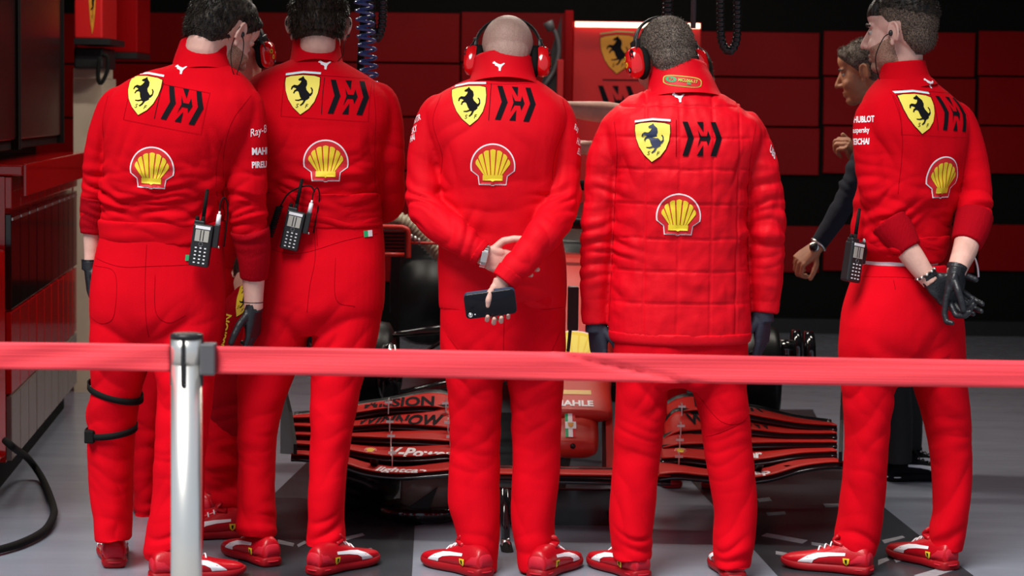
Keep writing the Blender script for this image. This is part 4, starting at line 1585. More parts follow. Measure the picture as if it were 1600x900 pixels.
decal('nose_stripe', [(st(-.020, -.009), 0, 0), (st(-.009, .007), 1, 0), (st(.007, .018), 2, 0), (tess([(-.020, -.016), (.020, -.016), (.020, .016), (-.020, .016)]), 1, 1), (tess([(-.011, .011), (.011, .011), (.009, -.004), (0, -.012), (-.009, -.004)]), 3, 2)],
      [M['green'], M['white'], M['redprint'], M['gold']], nose, bvn, W(891, 667, 8.0), (1, 0, 0), (0, 0, 1), NV, grid=.02, lift=.003)
build('nose_sensor', [cyl(tuple(W(895, 697, 7.858)), tuple(W(895, 697, 7.90)), .010, seg=16)], M['plastic'], car)
decal('shell_print', shell_layers(.0008), [M['white'], M['yellow'], M['yellow_pale']], nb, bvn, W(897, 552, 8.75), (1, 0, 0), (0, 0, 1), (0, .9, -.44), grid=.02, lift=.003)
for i in range(3):
    py = 418 + i * 6
    decal('vent_stripe', [(tess([(-.03, -.003), (.05, -.003), (.05, .003), (-.03, .003)]), 0, 0)], [M['black']], nb, bvn, W(893, py, 9.7), (1, 0, 0), (0, 0, 1), (0, .9, -.44), grid=.02, lift=.003)

# monocoque, cockpit rim, roll hoop
rows = [(10.2, .30, .34, .86), (10.6, .38, .20, .92), (11.2, .52, .18, .95), (12.0, .62, .18, .98), (12.5, .60, .18, .95)]
build('monocoque', [skin_rings([nose_ring(*r, n=3) for r in catmull(rows, 4)])], M['carbon'], car)
build('cockpit_rim', [tube([(XC - .28, 10.3, .90, .03), (XC - .20, 10.15, .95, .03), (XC, 10.05, .97, .03), (XC + .20, 10.15, .95, .03), (XC + .28, 10.3, .90, .03)], seg=10)], M['carbon'], car)
build('halo', [tube([(XC - .32, 11.4, 1.0, .025), (XC - .30, 10.8, 1.10, .025), (XC, 10.3, 1.13, .025), (XC + .30, 10.8, 1.10, .025), (XC + .32, 11.4, 1.0, .025)], seg=10), cyl((XC, 10.3, 1.13), (XC, 10.2, .9), .02)], M['carbon'], car)
# suspension and hubs
for side in (1, -1):
    hx = XC + side * .70
    hz, hy = .40, 8.95
    for (y0, z0, y1, z1) in ((8.7, .62, 8.92, .55), (9.4, .60, 8.98, .55), (8.7, .40, 8.92, .30), (9.4, .38, 8.98, .30), (9.0, .74, 8.95, .38)):
        build('suspension_arm', [tube([(XC + side * .17, y0, z0, .008, .022), (hx, y1, z1, .008, .022)], seg=10, sub=1, ref=(0, 0, 1))], M['carbon_gloss'], car)
    build('brake_drum', [tube([(hx - side * .03, hy, hz, .10), (hx, hy, hz, .20), (hx + side * .16, hy, hz, .21), (hx + side * .19, hy, hz, .19)], seg=40, sub=2, ref=(0, 1, 0))], M['carbon'], car)
    build('brake_duct', [tube([(hx - side * .02, hy - .22, hz + .02, .05, .12), (hx + side * .02, hy - .1, hz, .06, .13), (hx + side * .04, hy, hz, .06, .12)], seg=16)], M['carbon_gloss'], car)
    build('axle', [cyl((hx + side * .18, hy, hz + .10), (hx + side * .27, hy, hz + .10), .055, seg=28), cyl((hx + side * .25, hy, hz + .10), (hx + side * .28, hy, hz + .10), .095, seg=32), cyl((hx + side * .30, hy, hz + .08), (hx + side * .335, hy, hz + .08), .11, seg=32)], M['carbon_gloss'], car)
# barge boards / side pods in the dark behind
for side in (1, -1):
    rows = [(11.0, .16, .30, .72), (11.4, .22, .25, .80), (12.2, .22, .25, .78)]
    build('sidepod', [skin_rings([nose_ring(*r, x=XC + side * .62) for r in catmull(rows, 4)])], M['car_red'] if False else M['carbon'], car)

# wheel-less front stand below the nose
sd = empty('nose_stand', (XC, 7.9, 0), 'black stand with silver tube under the nose of the car', 'stand')
x0, x1, z0, z1 = rect(868, 765, 962, 852, 7.75)
build('board', [box(x0 - .25, x1 + .05, 7.75, 7.78, z0 + .0, z1, .004)], M['carbon_gloss'], sd, False)
build('crossbar', [cyl(tuple(W(815, 861, 7.55)), tuple(W(966, 863, 7.55)), .016, seg=20)], M['steel'], sd)
build('leg', [tube([tuple(W(789, 765, 7.35)) + (.016,), tuple(W(790, 850, 7.28)) + (.016,)], seg=14, sub=1)], M['carbon_gloss'], sd)
build('leg', [tube([tuple(W(790, 850, 7.28)) + (.020,), tuple(W(803, 903, 7.22)) + (.020,)], seg=14, sub=1)], M['rubber'], sd)
build('joint', [cyl(tuple(W(784, 850, 7.28)), tuple(W(797, 848, 7.28)), .018, seg=14)], M['steel'], sd)
build('foot', [cyl(tuple(W(968, 858, 7.55)), tuple(W(974, 858, 7.55)), .05, seg=20)], M['limegreen'], sd)
zb = W(870, 861, 7.55).z
build('foot', [box(W(966, 863, 7.55).x - .02, W(966, 863, 7.55).x + .02, 7.5, 7.78, 0.003, zb, .004), box(W(815, 861, 7.55).x - .02, W(815, 861, 7.55).x + .02, 7.5, 7.78, 0.003, zb, .004)], M['rubber'], sd, False)

# round black tub on the floor under the left flaps
c = G(656, 822)
c.y += .15
tb = empty('brake_fan_tub', (c.x, c.y, 0), 'round black tub with grey duct on the floor under the left flaps', 'tub')
build('rim', [tube([(c.x, c.y, .004, .13), (c.x, c.y, .03, .155), (c.x, c.y, .05, .155), (c.x, c.y, .055, .13)], seg=40, sub=1)], M['carbon_gloss'], tb)
build('duct', [tube([(c.x + .02, c.y, .05, .10, .08), (c.x + .03, c.y, .17, .105, .085)], seg=24, sub=2)], M['grey_door'], tb)
V = [(c.x - .05, .05), (c.x + .06, .13), (c.x + .03, .05)]
build('fin', [(np.array([(x, c.y - .10, z) for x, z in V] + [(x, c.y - .08, z) for x, z in V]), [(0, 2, 1), (3, 4, 5), (0, 1, 4, 3), (1, 2, 5, 4), (2, 0, 3, 5)])], M['carbon'], tb, False)
c = G(560, 800)
c.y += .1
tw = empty('tool_bag', (c.x, c.y, 0), 'dark crumpled bag on the floor behind the second man', 'bag')
cloth('bag', [ell((c.x, c.y, .13), (.16, .12, .14))], .012, M['plastic'], tw, [((c.x, c.y - .1, .13), .2, (.5, 0, 1), 14, .03)], 5, 2, .01)

# cooling unit with red tube frame at the car's left
YF = 9.6
cf = empty('cooling_unit', (W(640, 390, YF).x, YF, 0), 'cooling unit with red tube frame and ribbed hose beside the cockpit', 'cooler')
build('frame', [wire([W(560, 354, YF), W(620, 355, YF), W(632, 357, YF), W(638, 364, YF), W(638, 395, YF), W(638, 403, YF)], .012, 10, 6), wire([W(560, 397, YF), W(632, 398, YF)], .010, 10, 3), wire([W(638, 379, YF), W(700, 381, YF)], .006, 8, 3)], M['car_red'], cf)
x0, x1, z0, z1 = rect(560, 360, 632, 394, YF)
build('radiator', [box(x0, x1, YF + .02, YF + .10, z0, z1, .004)], M['carbon'], cf, False)
for i in range(6):
    build('fin', [box(x0, x1, YF + .005, YF + .02, z0 + .008 + i * .016, z0 + .012 + i * .016)], M['panel_red'], cf, False)
build('stand', [box(x0 + .02, x0 + .06, YF + .02, YF + .08, 0, z0), box(x1 - .06, x1 - .02, YF + .02, YF + .08, 0, z0)], M['carbon'], cf, False)
M['ribbed_pale'] = mat('ribbed_beige_hose', (0.36, 0.31, 0.22), 0.4)
ribbed([W(560, 336, YF + .1), W(600, 341, YF + .1), W(625, 345, YF + .1), W(645, 356, YF + .1), W(665, 375, YF + .1), W(690, 400, YF + .1)], .035, 'duct_hose', cf, M['ribbed_pale'])
build('hose_clip', [ell(tuple(W(643 + 6 * i, 370 + 3 * i, YF)), (.008, .008, .012), seg=8, rings=6) for i in range(3)], M['steel'], cf)

# black instrument on a rod between the bald man and the quilted jacket man
ms = empty('hanging_sensor', W(893, 490, 7.55), 'black sensor case on a thin rod in front of the nose', 'sensor')
x0, x1, z0, z1 = rect(887, 448, 904, 517, 7.55)
build('case', [box(x0, x1, 7.55, 7.59, z0, z1, .005)], M['plastic'], ms, False)
build('rod', [wire([W(891, 515, 7.56), W(888, 545, 7.56), W(886, 560, 7.57)], .006, 8, 3)], M['plastic'], ms)

# ================================================================== the five crew members in the row
def trousers(e, Y, pelvis, legs, m, seed, yaw=0.0, pn=2.4):
    parts = [body_stack(Y, pelvis, 1, yaw, pn)]
    wr = []
    for L in legs:
        parts.append(body_stack(Y, L, 1, 0, 2.15, 30))
        def at(i, dyk=0):
            r = L[i]
            return W((r[1] + r[2]) / 2, r[0], Y + r[4] - r[3])
        ys = [r[0] for r in L]
        def row_at(py):
            i = int(np.argmin([abs(y - py) for y in ys]))
            return at(i)
        sg = 1 if (L[0][1] + L[0][2]) < (pelvis[0][1] + pelvis[0][2]) else -1
        wr.append((row_at(700), .10, (0.3 * sg, 0, 1), 19, .006))
        wr.append((row_at(640), .16, (-0.9 * sg, 0, 1), 9, .010))
        wr.append((row_at(560), .13, (0.8 * sg, 0, 1), 11, .012))
        wr.append((at(-1), .085, (0.35 * sg, 0, 1), 17, .020))
        wr.append((row_at(780), .16, (1, 0, 0.45 * sg), 8, .014))
    p0 = pelvis[-1]
    c = W((p0[1] + p0[2]) / 2, p0[0], Y - .1)
    wr.append((c, .12, (0.8, 0, 1), 12, .012))
    wr.append((c, .12, (-0.8, 0, 1), 12, .010))
    return cloth('trousers', parts, 0.0055, m, e, [(c, r, a, f, .62 * h) for c, r, a, f, h in wr], seed, 4, 0.0012)


# ---------------------------------------------------------------- 1: tall man at the left, radio at the waist
def person1():
    Y = 6.93
    e = empty('person', (W(240, 890, Y).x, Y, 0), 'man in red jersey with black strapped knee pad, nearest the barrier post', 'person', 'crew members in red')
    torso = [(92, 292, 345, .060, .05), (104, 262, 362, .078, .04), (116, 222, 380, .098, .03), (134, 188, 396, .115, .02), (158, 168, 405, .130, .0), (195, 160, 400, .140, -.01),
             (240, 164, 370, .142, -.015), (290, 160, 352, .138, -.01), (325, 158, 350, .135, .0), (345, 157, 350, .134, .0), (372, 158, 348, .132, .0), (380, 160, 345, .128, .0)]
    aL = [(178, 165, .0, 24), (162, 205, .0, 23), (153, 255, .01, 23), (147, 305, .02, 20), (144, 345, .03, 18), (144, 366, .03, 15.5)]
    aR = [(385, 165, .0, 27), (388, 210, -.01, 29), (386, 260, -.01, 31), (386, 315, -.01, 31), (392, 370, .0, 27), (396, 410, .01, 22), (396, 434, .02, 19)]
    jk = [body_stack(Y, torso), arms_tube(Y, aL, cap_in=1), arms_tube(Y, aR, cap_in=-1)]
    wr = [(W(150, 300, Y - .05), .09, (0.2, 0, 1), 26, .014), (W(385, 330, Y - .07), .10, (-.15, 0, 1), 24, .014),
          (W(250, 335, Y - .13), .13, (.05, 0, 1), 22, .013), (W(180, 330, Y - .1), .08, (.1, 0, 1), 26, .013), (W(340, 330, Y - .1), .10, (-.5, 0, 1), 22, .014),
          (W(330, 270, Y - .12), .11, (.8, 0, .6), 13, .010), (W(175, 220, Y - .1), .08, (1, 0, -.3), 16, .010), (W(365, 210, Y - .1), .09, (1, 0, .3), 14, .011),
          (W(250, 300, Y - .14), .10, (-.2, 0, 1), 15, .006)]
    j = cloth('jersey', jk, .0055, M['knit'], e, wr, 1.3)
    col = collar('collar', j, Y, [(315, 122, .035, 52, 44), (315, 105, .05, 46, 40), (318, 88, .07, 43, 37), (321, 74, .085, 41, 35)], M['knit'])
    # ribbed parts
    hem = [(343, 155, 352, .137, .0), (348, 154, 353, .139, .0), (360, 155, 352, .139, .0), (372, 156, 350, .137, .0), (379, 158, 348, .134, .0)]
    cloth('waistband_rib', [body_stack(Y, hem)], .006, M['knit'], j, [(W(250, 360, Y - .13), .2, (0, 0, 1), 18, .006)], 2.2, 3, .0015)
    cloth('cuff', [arms_tube(Y, [(150, 308, .02, 24.5), (146, 345, .03, 22), (144, 366, .03, 19)])], .005, M['knit_dark'], j, [(W(145, 330, Y - .05), .08, (.2, 0, 1), 24, .007)], 2.7, 3, .001)
    cloth('cuff', [arms_tube(Y, [(390, 358, -.005, 31.5), (395, 385, .005, 28.5), (397, 410, .01, 25), (396.5, 435, .02, 21.5)])], .005, M['knit_dark'], j, [(W(392, 365, Y - .06), .06, (-.2, 0, 1), 26, .007)], 2.9, 3, .001)
    bv = bvh_of(j, col)
    emblems(j, bv, Y - .14, (222, 148, -7), (287, 165, -10), (237, 263, -3), (282, 108, -8), yaw=0, patch=(259, 166, 125, 66, -10))
    for s, px, py, sz, sh, b in (('Ray-Ban', 387, 209, .034, .35, .0), ('MAHLE', 391, 237, .030, 0, .0012), ('PIRELLI', 391, 258, .027, 0, .001)):
        v, f = text_poly(s, sz, sh, b, 'LEFT', 0.85)
        t = math.radians(14 if s == 'Ray-Ban' else 2)
        decal('sleeve_lettering', [((v, f), 0, 0)], [M['white']], j, bv, W(px, py, Y - .05), (math.cos(t), 0, math.sin(t)), (-math.sin(t), 0, math.cos(t)), (-.35, 1, 0), grid=.008)
    seam_line('shoulder_seam', j, bv, [(172, 150), (166, 190), (168, 240), (164, 300)], Y)
    seam_line('shoulder_seam', j, bv, [(395, 150), (370, 190), (356, 240), (352, 300)], Y)
    seam_line('side_seam', j, bv, [(356, 215), (345, 260), (344, 320)], Y)
    # trousers
    pelvis = [(366, 158, 346, .128, .0), (390, 152, 349, .135, .0), (425, 145, 351, .142, -.005), (460, 141, 352, .146, -.01), (495, 141, 353, .142, -.01), (525, 142, 350, .130, .0), (545, 150, 340, .105, .0)]
    lL = [(470, 141, 238, .11, .0), (520, 141, 238, .125, .0), (560, 141, 234, .118, .0), (600, 143, 224, .105, .01), (640, 139, 216, .098, .015), (675, 137, 212, .095, .02), (720, 137, 210, .090, .02), (770, 138, 209, .088, .02), (810, 145, 207, .086, .01), (842, 150, 206, .085, .0)]
    lR = [(470, 250, 352, .11, -.02), (520, 243, 350, .125, -.02), (560, 243, 340, .118, -.03), (610, 245, 334, .108, -.05), (660, 244, 328, .098, -.07), (710, 241, 322, .095, -.09), (770, 236, 318, .092, -.10), (820, 229, 318, .092, -.11), (860, 224, 316, .092, -.11), (872, 226, 314, .090, -.11)]
    t = trousers(e, Y, pelvis, [lL, lR], M['trouser'], 3.1)
    bvt = bvh_of(t)
    for pts in ([(240, 378), (239, 420), (240, 470), (243, 520)], [(152, 400), (200, 412), (250, 411), (345, 408)], [(150, 412), (191, 422), (191, 485), (170, 500), (146, 490)],
                [(254, 424), (256, 480), (275, 497), (300, 486)]):
        seam_line('stitched_seam', t, bvt, pts, Y)
    decal('flag_tab', [(tess([(-.010, -.009), (.002, -.009), (.002, .009), (-.010, .009)]), 0, 0), (tess([(.002, -.009), (.013, -.009), (.013, .009), (.002, .009)]), 1, 0)], [M['green'], M['white']], t, bvt, W(297, 402, Y - .1), (1, 0, -.06), (.06, 0, 1), (0, 1, 0), lift=.004)
    # knee pad straps around the leg
    def strap(name, pts, w):
        P = []
        for (px, py, dy, ra, rb) in pts:
            pass
    for (py, xl, xr, tilt, w, sb) in ((616, 139, 222, .28, .010, .104), (676, 135, 213, -.10, .010, .098)):
        c = W((xl + xr) / 2, py, Y + .012)
        a = (xr - xl) / 2 / S(Y) + .003
        ring_o, ring_i = [], []
        rings = []
        for zz, k in ((-w, .97), (-w, 1.012), (w, 1.012), (w, .97)):
            th = np.linspace(0, 2 * math.pi, 40, endpoint=False)
            x = spw(np.cos(th), 2 / 2.1) * a * k
            y = spw(np.sin(th), 2 / 2.1) * sb * k
            z = zz - tilt * x + 0.10 * (y + .1)
            rings.append(np.stack([c.x + x, c.y + y, c.z + z], 1))
        V, Fc = skin_rings(rings, False)
        Fc += [(j, (j + 1) % 40, 120 + (j + 1) % 40, 120 + j) for j in range(40)]
        build('knee_strap', [(V, Fc)], M['rubber'], e)
    cq = W(142, 682, Y - .06)
    build('strap_buckle', [box(cq.x - .018, cq.x + .012, cq.y - .02, cq.y + .03, cq.z - .020, cq.z + .020, .004)], M['rubber'], e, False)
    kq = W(170, 648, Y + .08)
    cloth('knee_pad', [ell(tuple(kq), (.075, .07, .085))], .006, M['trouser'], e, (), 1, 3)
    shoe(e, 179, 888, 12)
    shoe(e, 238, 909, -68)
    # head, neck, forearms
    H = head_frame(348, 52, Y + .10, -40, 36, 0, 1.10)
    hd = remesh(head_parts(H) + [neck_tube(H, Y, (318, 112, .05))], .0036, 3)
    fl = remesh([arms_tube(Y, [(145, 345, .03, 15), (144, 375, .03, 13.5), (143, 400, .025, 11.5), (141, 418, .02, 11)])], .005, 2)
    fr = remesh([arms_tube(Y, [(396, 410, .01, 19), (396, 440, .02, 17.5), (396, 465, .02, 15.5), (396, 485, .02, 15)])], .005, 2)
    b = join_meshes([inner_body(Y, torso, [aL, aR], [lL, lR]), hd, fl, fr])
    link('body', b, M['skin_pale'], e)
    eyes_for(e, H)
    hair_cap(e, hd, H, lambda x, y, z: min(z + 0.075 - max(0, y + .055) * 1.1, .085 - y * 1.0 + z * .35, 1) if abs(x) < .2 else 0, .014, M['hair_dark'], strands=2600, slen=.022, comb=(0, -.3, -.9), rad=.0011, seed=4, clump=.5)
    skin_patch(e, 'beard_stubble', hd, H, lambda x, y, z: min(-.030 - z + max(0, -(y - .03)) * .0, y - .012, .14 + z), .0006, M['stubble'])
    # gloves
    for (px, py, dy, D, Nn, th, k) in ((141, 412, .02, (-.02, .10, -1), (1, .2, 0), 1, .92), (396, 478, .02, (-.02, .06, -1), (-1, .35, 0), -1, 1.0)):
        w0 = W(px, py, Y + dy)
        hp = hand_parts(w0, D, Nn, th, [(18, 26, 18), (24, 30, 20), (28, 34, 20), (30, 34, 22)], k=k * 1.06)
        c0 = tube([tuple(w0 + Vector((0, 0, .012))) + (.030 * k,), tuple(w0 + Vector((0, 0, -.02))) + (.030 * k,)], seg=16, sub=2)
        me = remesh(hp + [c0], .003, 2)
        link('glove', me, M['glove'], e)
        build('glove_cuff', [torus(tuple(w0 + Vector((0, 0, .012))), .029 * k, .0022)], M['glove'], e)
    radio(315, 381, Y - .165, 8, 'black handheld radio with pale screen at the waist of the man with knee pad')
    # ear wire
    ep = H @ Vector((.083, .002, -.004))
    w1 = empty('earpiece', ep, 'black wired earpiece in the ear of the man with knee pad', 'earpiece', 'wired earpieces')
    build('bud', [ell(tuple(ep), (.008, .008, .010), seg=12, rings=8)], M['plastic'], w1)
    q = W(368, 122, Y - .02)
    build('wire', [wire([ep, ep + Vector((.006, -.01, -.03)), ep.lerp(q, .55) + Vector((.012, -.015, 0)), q], .0016, 6, 6)], M['rubber'], w1)
    ep2 = ep + Vector((-.02, -.012, -.01))
    build('wire', [wire([ep2 + Vector((0, 0, .01)), ep2 + Vector((-.012, -.01, -.04)), W(362, 105, Y - .03), q], .0014, 6, 6)], M['rubber'], w1)


# ---------------------------------------------------------------- 2: second from the left
def person2():
    Y = 7.17
    e = empty('person', (W(455, 890, Y).x, Y, 0), 'dark-haired man in red jersey with bare nape, between knee-pad man and bald man', 'person', 'crew members in red')
    torso = [(84, 470, 520, .060, .05), (97, 448, 538, .075, .04), (110, 415, 562, .095, .03), (128, 388, 590, .115, .02), (150, 376, 612, .128, .0), (190, 378, 615, .138, -.01),
             (240, 392, 600, .140, -.015), (290, 402, 594, .136, -.01), (325, 404, 594, .134, .0), (340, 404, 596, .134, .0), (352, 405, 597, .13, .0)]
    aL = [(398, 160, .0, 25), (384, 210, .02, 25), (376, 260, .05, 24), (374, 310, .10, 22), (385, 350, .18, 20), (420, 360, .28, 17)]
    aR = [(598, 160, .0, 25), (606, 200, .0, 25), (609, 250, .01, 23), (611, 295, .05, 22), (609, 322, .10, 21), (598, 330, .18, 19), (575, 325, .30, 16)]
    wr = [(W(500, 325, Y - .13), .16, (0, 0, 1), 22, .013), (W(430, 310, Y - .13), .09, (.5, 0, 1), 20, .012), (W(570, 290, Y - .13), .09, (-.6, 0, 1), 16, .011),
          (W(608, 270, Y - .05), .10, (.2, 0, 1), 16, .008), (W(590, 230, Y - .1), .08, (1, 0, .4), 14, .010), (W(410, 230, Y - .1), .09, (1, 0, -.5), 14, .012)]
    j = cloth('jersey', [body_stack(Y, torso), arms_tube(Y, aL, cap_in=1), arms_tube(Y, aR, cap_in=-1)], .0055, M['knit'], e, wr, 11.3)
    col = collar('collar', j, Y, [(494, 112, .035, 46, 42), (494, 98, .05, 42, 38), (494, 84, .065, 39, 35), (494, 67, .08, 37, 33)], M['knit'])
    hem = [(300, 402, 595, .139, -.01), (312, 401, 596, .140, -.005), (330, 401, 597, .140, .0), (345, 402, 598, .137, .0), (354, 404, 598, .133, .0)]
    cloth('waistband_rib', [body_stack(Y, hem)], .006, M['knit'], j, [(W(500, 335, Y - .13), .2, (0, 0, 1), 20, .007)], 2.2, 3, .0015)
    bv = bvh_of(j, col)
    emblems(j, bv, Y - .14, (471, 147, -1), (545, 152, -2), (509, 252, 0), (507, 101, -5), patch=(509, 152, 136, 68, -3))
    seam_line('shoulder_seam', j, bv, [(585, 128), (590, 180), (588, 230), (588, 290)], Y)
    seam_line('shoulder_seam', j, bv, [(405, 128), (412, 180), (412, 230), (408, 290)], Y)
    pelvis = [(342, 407, 596, .128, .0), (370, 402, 600, .136, .0), (410, 396, 602, .144, -.01), (445, 393, 602, .146, -.012), (480, 388, 600, .140, -.01), (505, 384, 592, .126, .0), (522, 386, 585, .10, .0)]
    lL = [(450, 393, 500, .115, .0), (500, 384, 488, .125, .0), (550, 375, 476, .115, .0), (600, 370, 455, .104, .01), (650, 371, 440, .096, .015), (700, 371, 431, .090, .02), (760, 371, 431, .086, .02), (810, 370, 431, .084, .01), (834, 371, 432, .083, .01)]
    lR = [(450, 495, 602, .115, .0), (500, 488, 596, .125, .0), (550, 488, 585, .115, -.01), (600, 485, 566, .104, -.02), (650, 485, 556, .096, -.03), (700, 483, 548, .090, -.04), (760, 480, 542, .086, -.06), (815, 479, 539, .084, -.07), (852, 477, 543, .083, -.08)]
    def lean(rows):
        return [(a, b_, c_, d_, f_ - .13 * min(1, max(0, (a - 380) / 380))) for a, b_, c_, d_, f_ in rows]
    pelvis, lL, lR = lean(pelvis), lean(lL), lean(lR)
    t = trousers(e, Y, pelvis, [lL, lR], M['trouser'], 13.7)
    bvt = bvh_of(t)
    for pts in ([(500, 352), (502, 380)], [(410, 380), (470, 392), (545, 372), (597, 362)], [(497, 352), (499, 400), (492, 440), (488, 480)], [(530, 398), (532, 460), (560, 472)]):
        seam_line('stitched_seam', t, bvt, pts, Y)
    decal('flag_tab', [(tess([(-.013, -.010), (.0, -.010), (.0, .010), (-.013, .010)]), 0, 0), (tess([(.0, -.010), (.013, -.010), (.013, .010), (.0, .010)]), 1, 0)], [M['green'], M['white']], t, bvt, W(575, 365, Y - .1), (1, 0, .1), (-.1, 0, 1), (0, 1, 0), lift=.004)
    shoe(e, 425, 886, 36)
    shoe(e, 490, 900, -38)
    H = head_frame(498, 42, Y + .10, 3, 26, 0, 1.12)
    hd = remesh(head_parts(H) + [neck_tube(H, Y, (494, 105, .05))], .0036, 3)
    b = join_meshes([inner_body(Y, torso, [aL, aR], [lL, lR]), hd])
    link('body', b, M['skin_pale'], e)
    eyes_for(e, H)
    hair_cap(e, hd, H, lambda x, y, z: min(z + 0.074 - max(0, abs(x) - .03) * .2 - max(0, y + .055) * 1.1, .085 - y + z * .35), .016, M['hair_brown'], strands=2800, slen=.032, comb=(0, -.25, -1), rad=.0012, seed=5, clump=.5)
    radio(458, 358, Y - .165, 12, 'black handheld radio with keypad at the back of the second man from left', scale=.96)
    cq = W(423, 372, Y - .13)
    coil = []
    for i in range(120):
        a = i * .9
        tt = i / 119
        p = W(437 - 16 * tt, 322 + 48 * tt, Y - .15)
        coil.append(p + Vector((.010 * math.cos(a), .010 * math.sin(a), 0)))
    co = empty('coiled_radio_cord', coil[0], 'black coiled cord hanging beside the radio of the second man', 'cord')
    build('coil', [wire(coil, .0024, 6, 2)], M['rubber'], co)
    build('lead', [wire([W(492, 300, Y - .16), W(485, 291, Y - .16), W(468, 293, Y - .16), W(450, 303, Y - .16), W(438, 322, Y - .15)], .0026, 6, 5)], M['rubber'], co)
    ep = H @ Vector((.085, .01, -.02))
    w1 = empty('earpiece', ep, 'thin earpiece wire below the right ear of the second man', 'earpiece', 'wired earpieces')
    build('bud', [ell(tuple(ep), (.007, .007, .009), seg=12, rings=8)], M['plastic'], w1)
    build('wire', [wire([ep, W(537, 70, Y), W(536, 85, Y), W(528, 96, Y - .02)], .0014, 6, 6)], M['rubber'], w1)


# ---------------------------------------------------------------- 3: bald man, hands behind the back, two phones
def person3():
    Y = 7.0
    e = empty('person', (W(785, 890, Y).x, Y, 0), 'bald man in red padded jacket holding phones behind his back', 'person', 'crew members in red')
    torso = [(112, 762, 812, .065, .04), (122, 738, 835, .085, .03), (134, 710, 855, .105, .02), (150, 684, 874, .120, .01), (172, 664, 888, .135, .0), (205, 665, 886, .145, -.01),
             (245, 680, 872, .148, -.015), (300, 688, 868, .146, -.01), (350, 686, 876, .144, .0), (400, 684, 884, .144, .0), (440, 684, 886, .142, .0), (474, 685, 886, .140, .0), (484, 687, 884, .137, .0)]
    aL = [(682, 180, .0, 28), (668, 225, -.01, 29), (662, 275, -.02, 28), (664, 322, -.06, 29), (690, 352, -.13, 29), (722, 376, -.19, 26), (745, 392, -.205, 21), (754, 398, -.208, 18)]
    aR = [(868, 180, .0, 28), (880, 225, -.01, 28), (880, 275, -.02, 28), (876, 325, -.08, 29), (850, 365, -.20, 29), (822, 400, -.245, 26), (800, 424, -.262, 23), (787, 440, -.268, 20)]
    wr = [(W(660, 310, Y - .07), .09, (.5, 0, 1), 22, .014), (W(885, 310, Y - .07), .09, (-.5, 0, 1), 22, .014), (W(720, 365, Y - .2), .09, (1, 0, -.5), 18, .010),
          (W(835, 395, Y - .25), .09, (1, 0, .9), 18, .010), (W(775, 320, Y - .15), .12, (.1, 0, 1), 12, .006), (W(690, 260, Y - .1), .07, (1, 0, .2), 16, .010),
          (W(865, 260, Y - .1), .07, (1, 0, -.2), 16, .010), (W(820, 260, Y - .14), .10, (.8, 0, 1), 10, .006), (W(720, 440, Y - .14), .11, (.2, 0, 1), 14, .006), (W(850, 450, Y - .14), .11, (-.2, 0, 1), 14, .006),
          (W(720, 210, Y - .14), .10, (.6, 0, -1), 9, .005)]
    j = cloth('jacket', [body_stack(Y, torso), arms_tube(Y, aL, cap_in=1), arms_tube(Y, aR, cap_in=-1)], .0055, M['shell_fabric'], e, wr, 21.3, base=.002)
    col = collar('collar', j, Y, [(786, 142, .02, 62, 54), (786, 125, .035, 52, 48), (786, 108, .05, 48, 43), (786, 93, .062, 46, 40)], M['shell_fabric'])
    for a, m in ((aL, None), (aR, None)):
        p0, p1 = a[-2], a[-1]
        cloth('cuff', [arms_tube(Y, [(p0[0], p0[1], p0[2], p0[3] + 1.5), (p1[0], p1[1], p1[2], p1[3] + 2)])], .004, M['shell_fabric'], j, (), 3, 2, .001)
    bv = bvh_of(j, col)
    emblems(j, bv, Y - .15, (733, 164, 3), (806, 162, -3), (770, 258, 0), (779, 103, -8))
    for s, px, py, sx in (('RTR', 650, 186, .6), ('SKY', 646, 203, .5), ('HAI', 644, 216, .5), ('Ray', 902, 200, .5), ('HLE', 905, 222, .4), ('ELLI', 906, 238, .4)):
        v, f = text_poly(s, .026, .1, .0005, 'CENTER', sx)
        sgn = 1 if px < 780 else -1
        decal('sleeve_lettering', [((v, f), 0, 0)], [M['white']], j, bv, W(px, py, Y - .04), (1, 0, .5 * sgn), (-.3 * sgn, 0, 1), (.25 * sgn, 1, 0), grid=.008)
    for pts in ([(690, 148), (678, 190), (692, 240), (690, 270)], [(878, 150), (884, 190), (866, 240), (862, 280)], [(684, 478), (740, 479), (830, 479), (886, 477)], [(735, 130), (786, 132), (838, 130)]):
        seam_line('stitched_seam', j, bv, pts, Y)
    pelvis = [(440, 690, 880, .128, .0), (470, 688, 884, .138, .0), (510, 687, 884, .142, .0), (545, 688, 884, .140, .0), (575, 692, 882, .125, .0), (588, 700, 874, .10, .0)]
    lL = [(520, 688, 788, .12, .0), (560, 690, 788, .125, .0), (600, 697, 787, .115, .0), (650, 701, 784, .104, .0), (700, 703, 782, .098, .0), (740, 700, 783, .098, -.01), (785, 698, 783, .098, -.02), (820, 708, 782, .096, -.03), (860, 717, 780, .094, -.04), (892, 719, 777, .092, -.05)]
    lR = [(520, 786, 884, .12, .0), (560, 787, 884, .125, .0), (600, 792, 881, .115, .0), (650, 798, 879, .104, .0), (700, 800, 876, .098, .0), (740, 799, 874, .098, -.01), (785, 796, 870, .098, -.02), (830, 800, 868, .096, -.03), (865, 806, 868, .094, -.04), (890, 810, 866, .092, -.05)]
    t = trousers(e, Y, pelvis, [lL, lR], M['trouser'], 23.7)
    bvt = bvh_of(t)
    for pts in ([(788, 490), (787, 540), (788, 580)], [(700, 520), (735, 560), (770, 575)], [(875, 515), (850, 560), (810, 580)]):
        seam_line('stitched_seam', t, bvt, pts, Y)
    shoe(e, 758, 903, 42)
    shoe(e, 838, 906, -26)
    H = head_frame(793, 89, Y + .09, -2, 27, 0, 1.07)
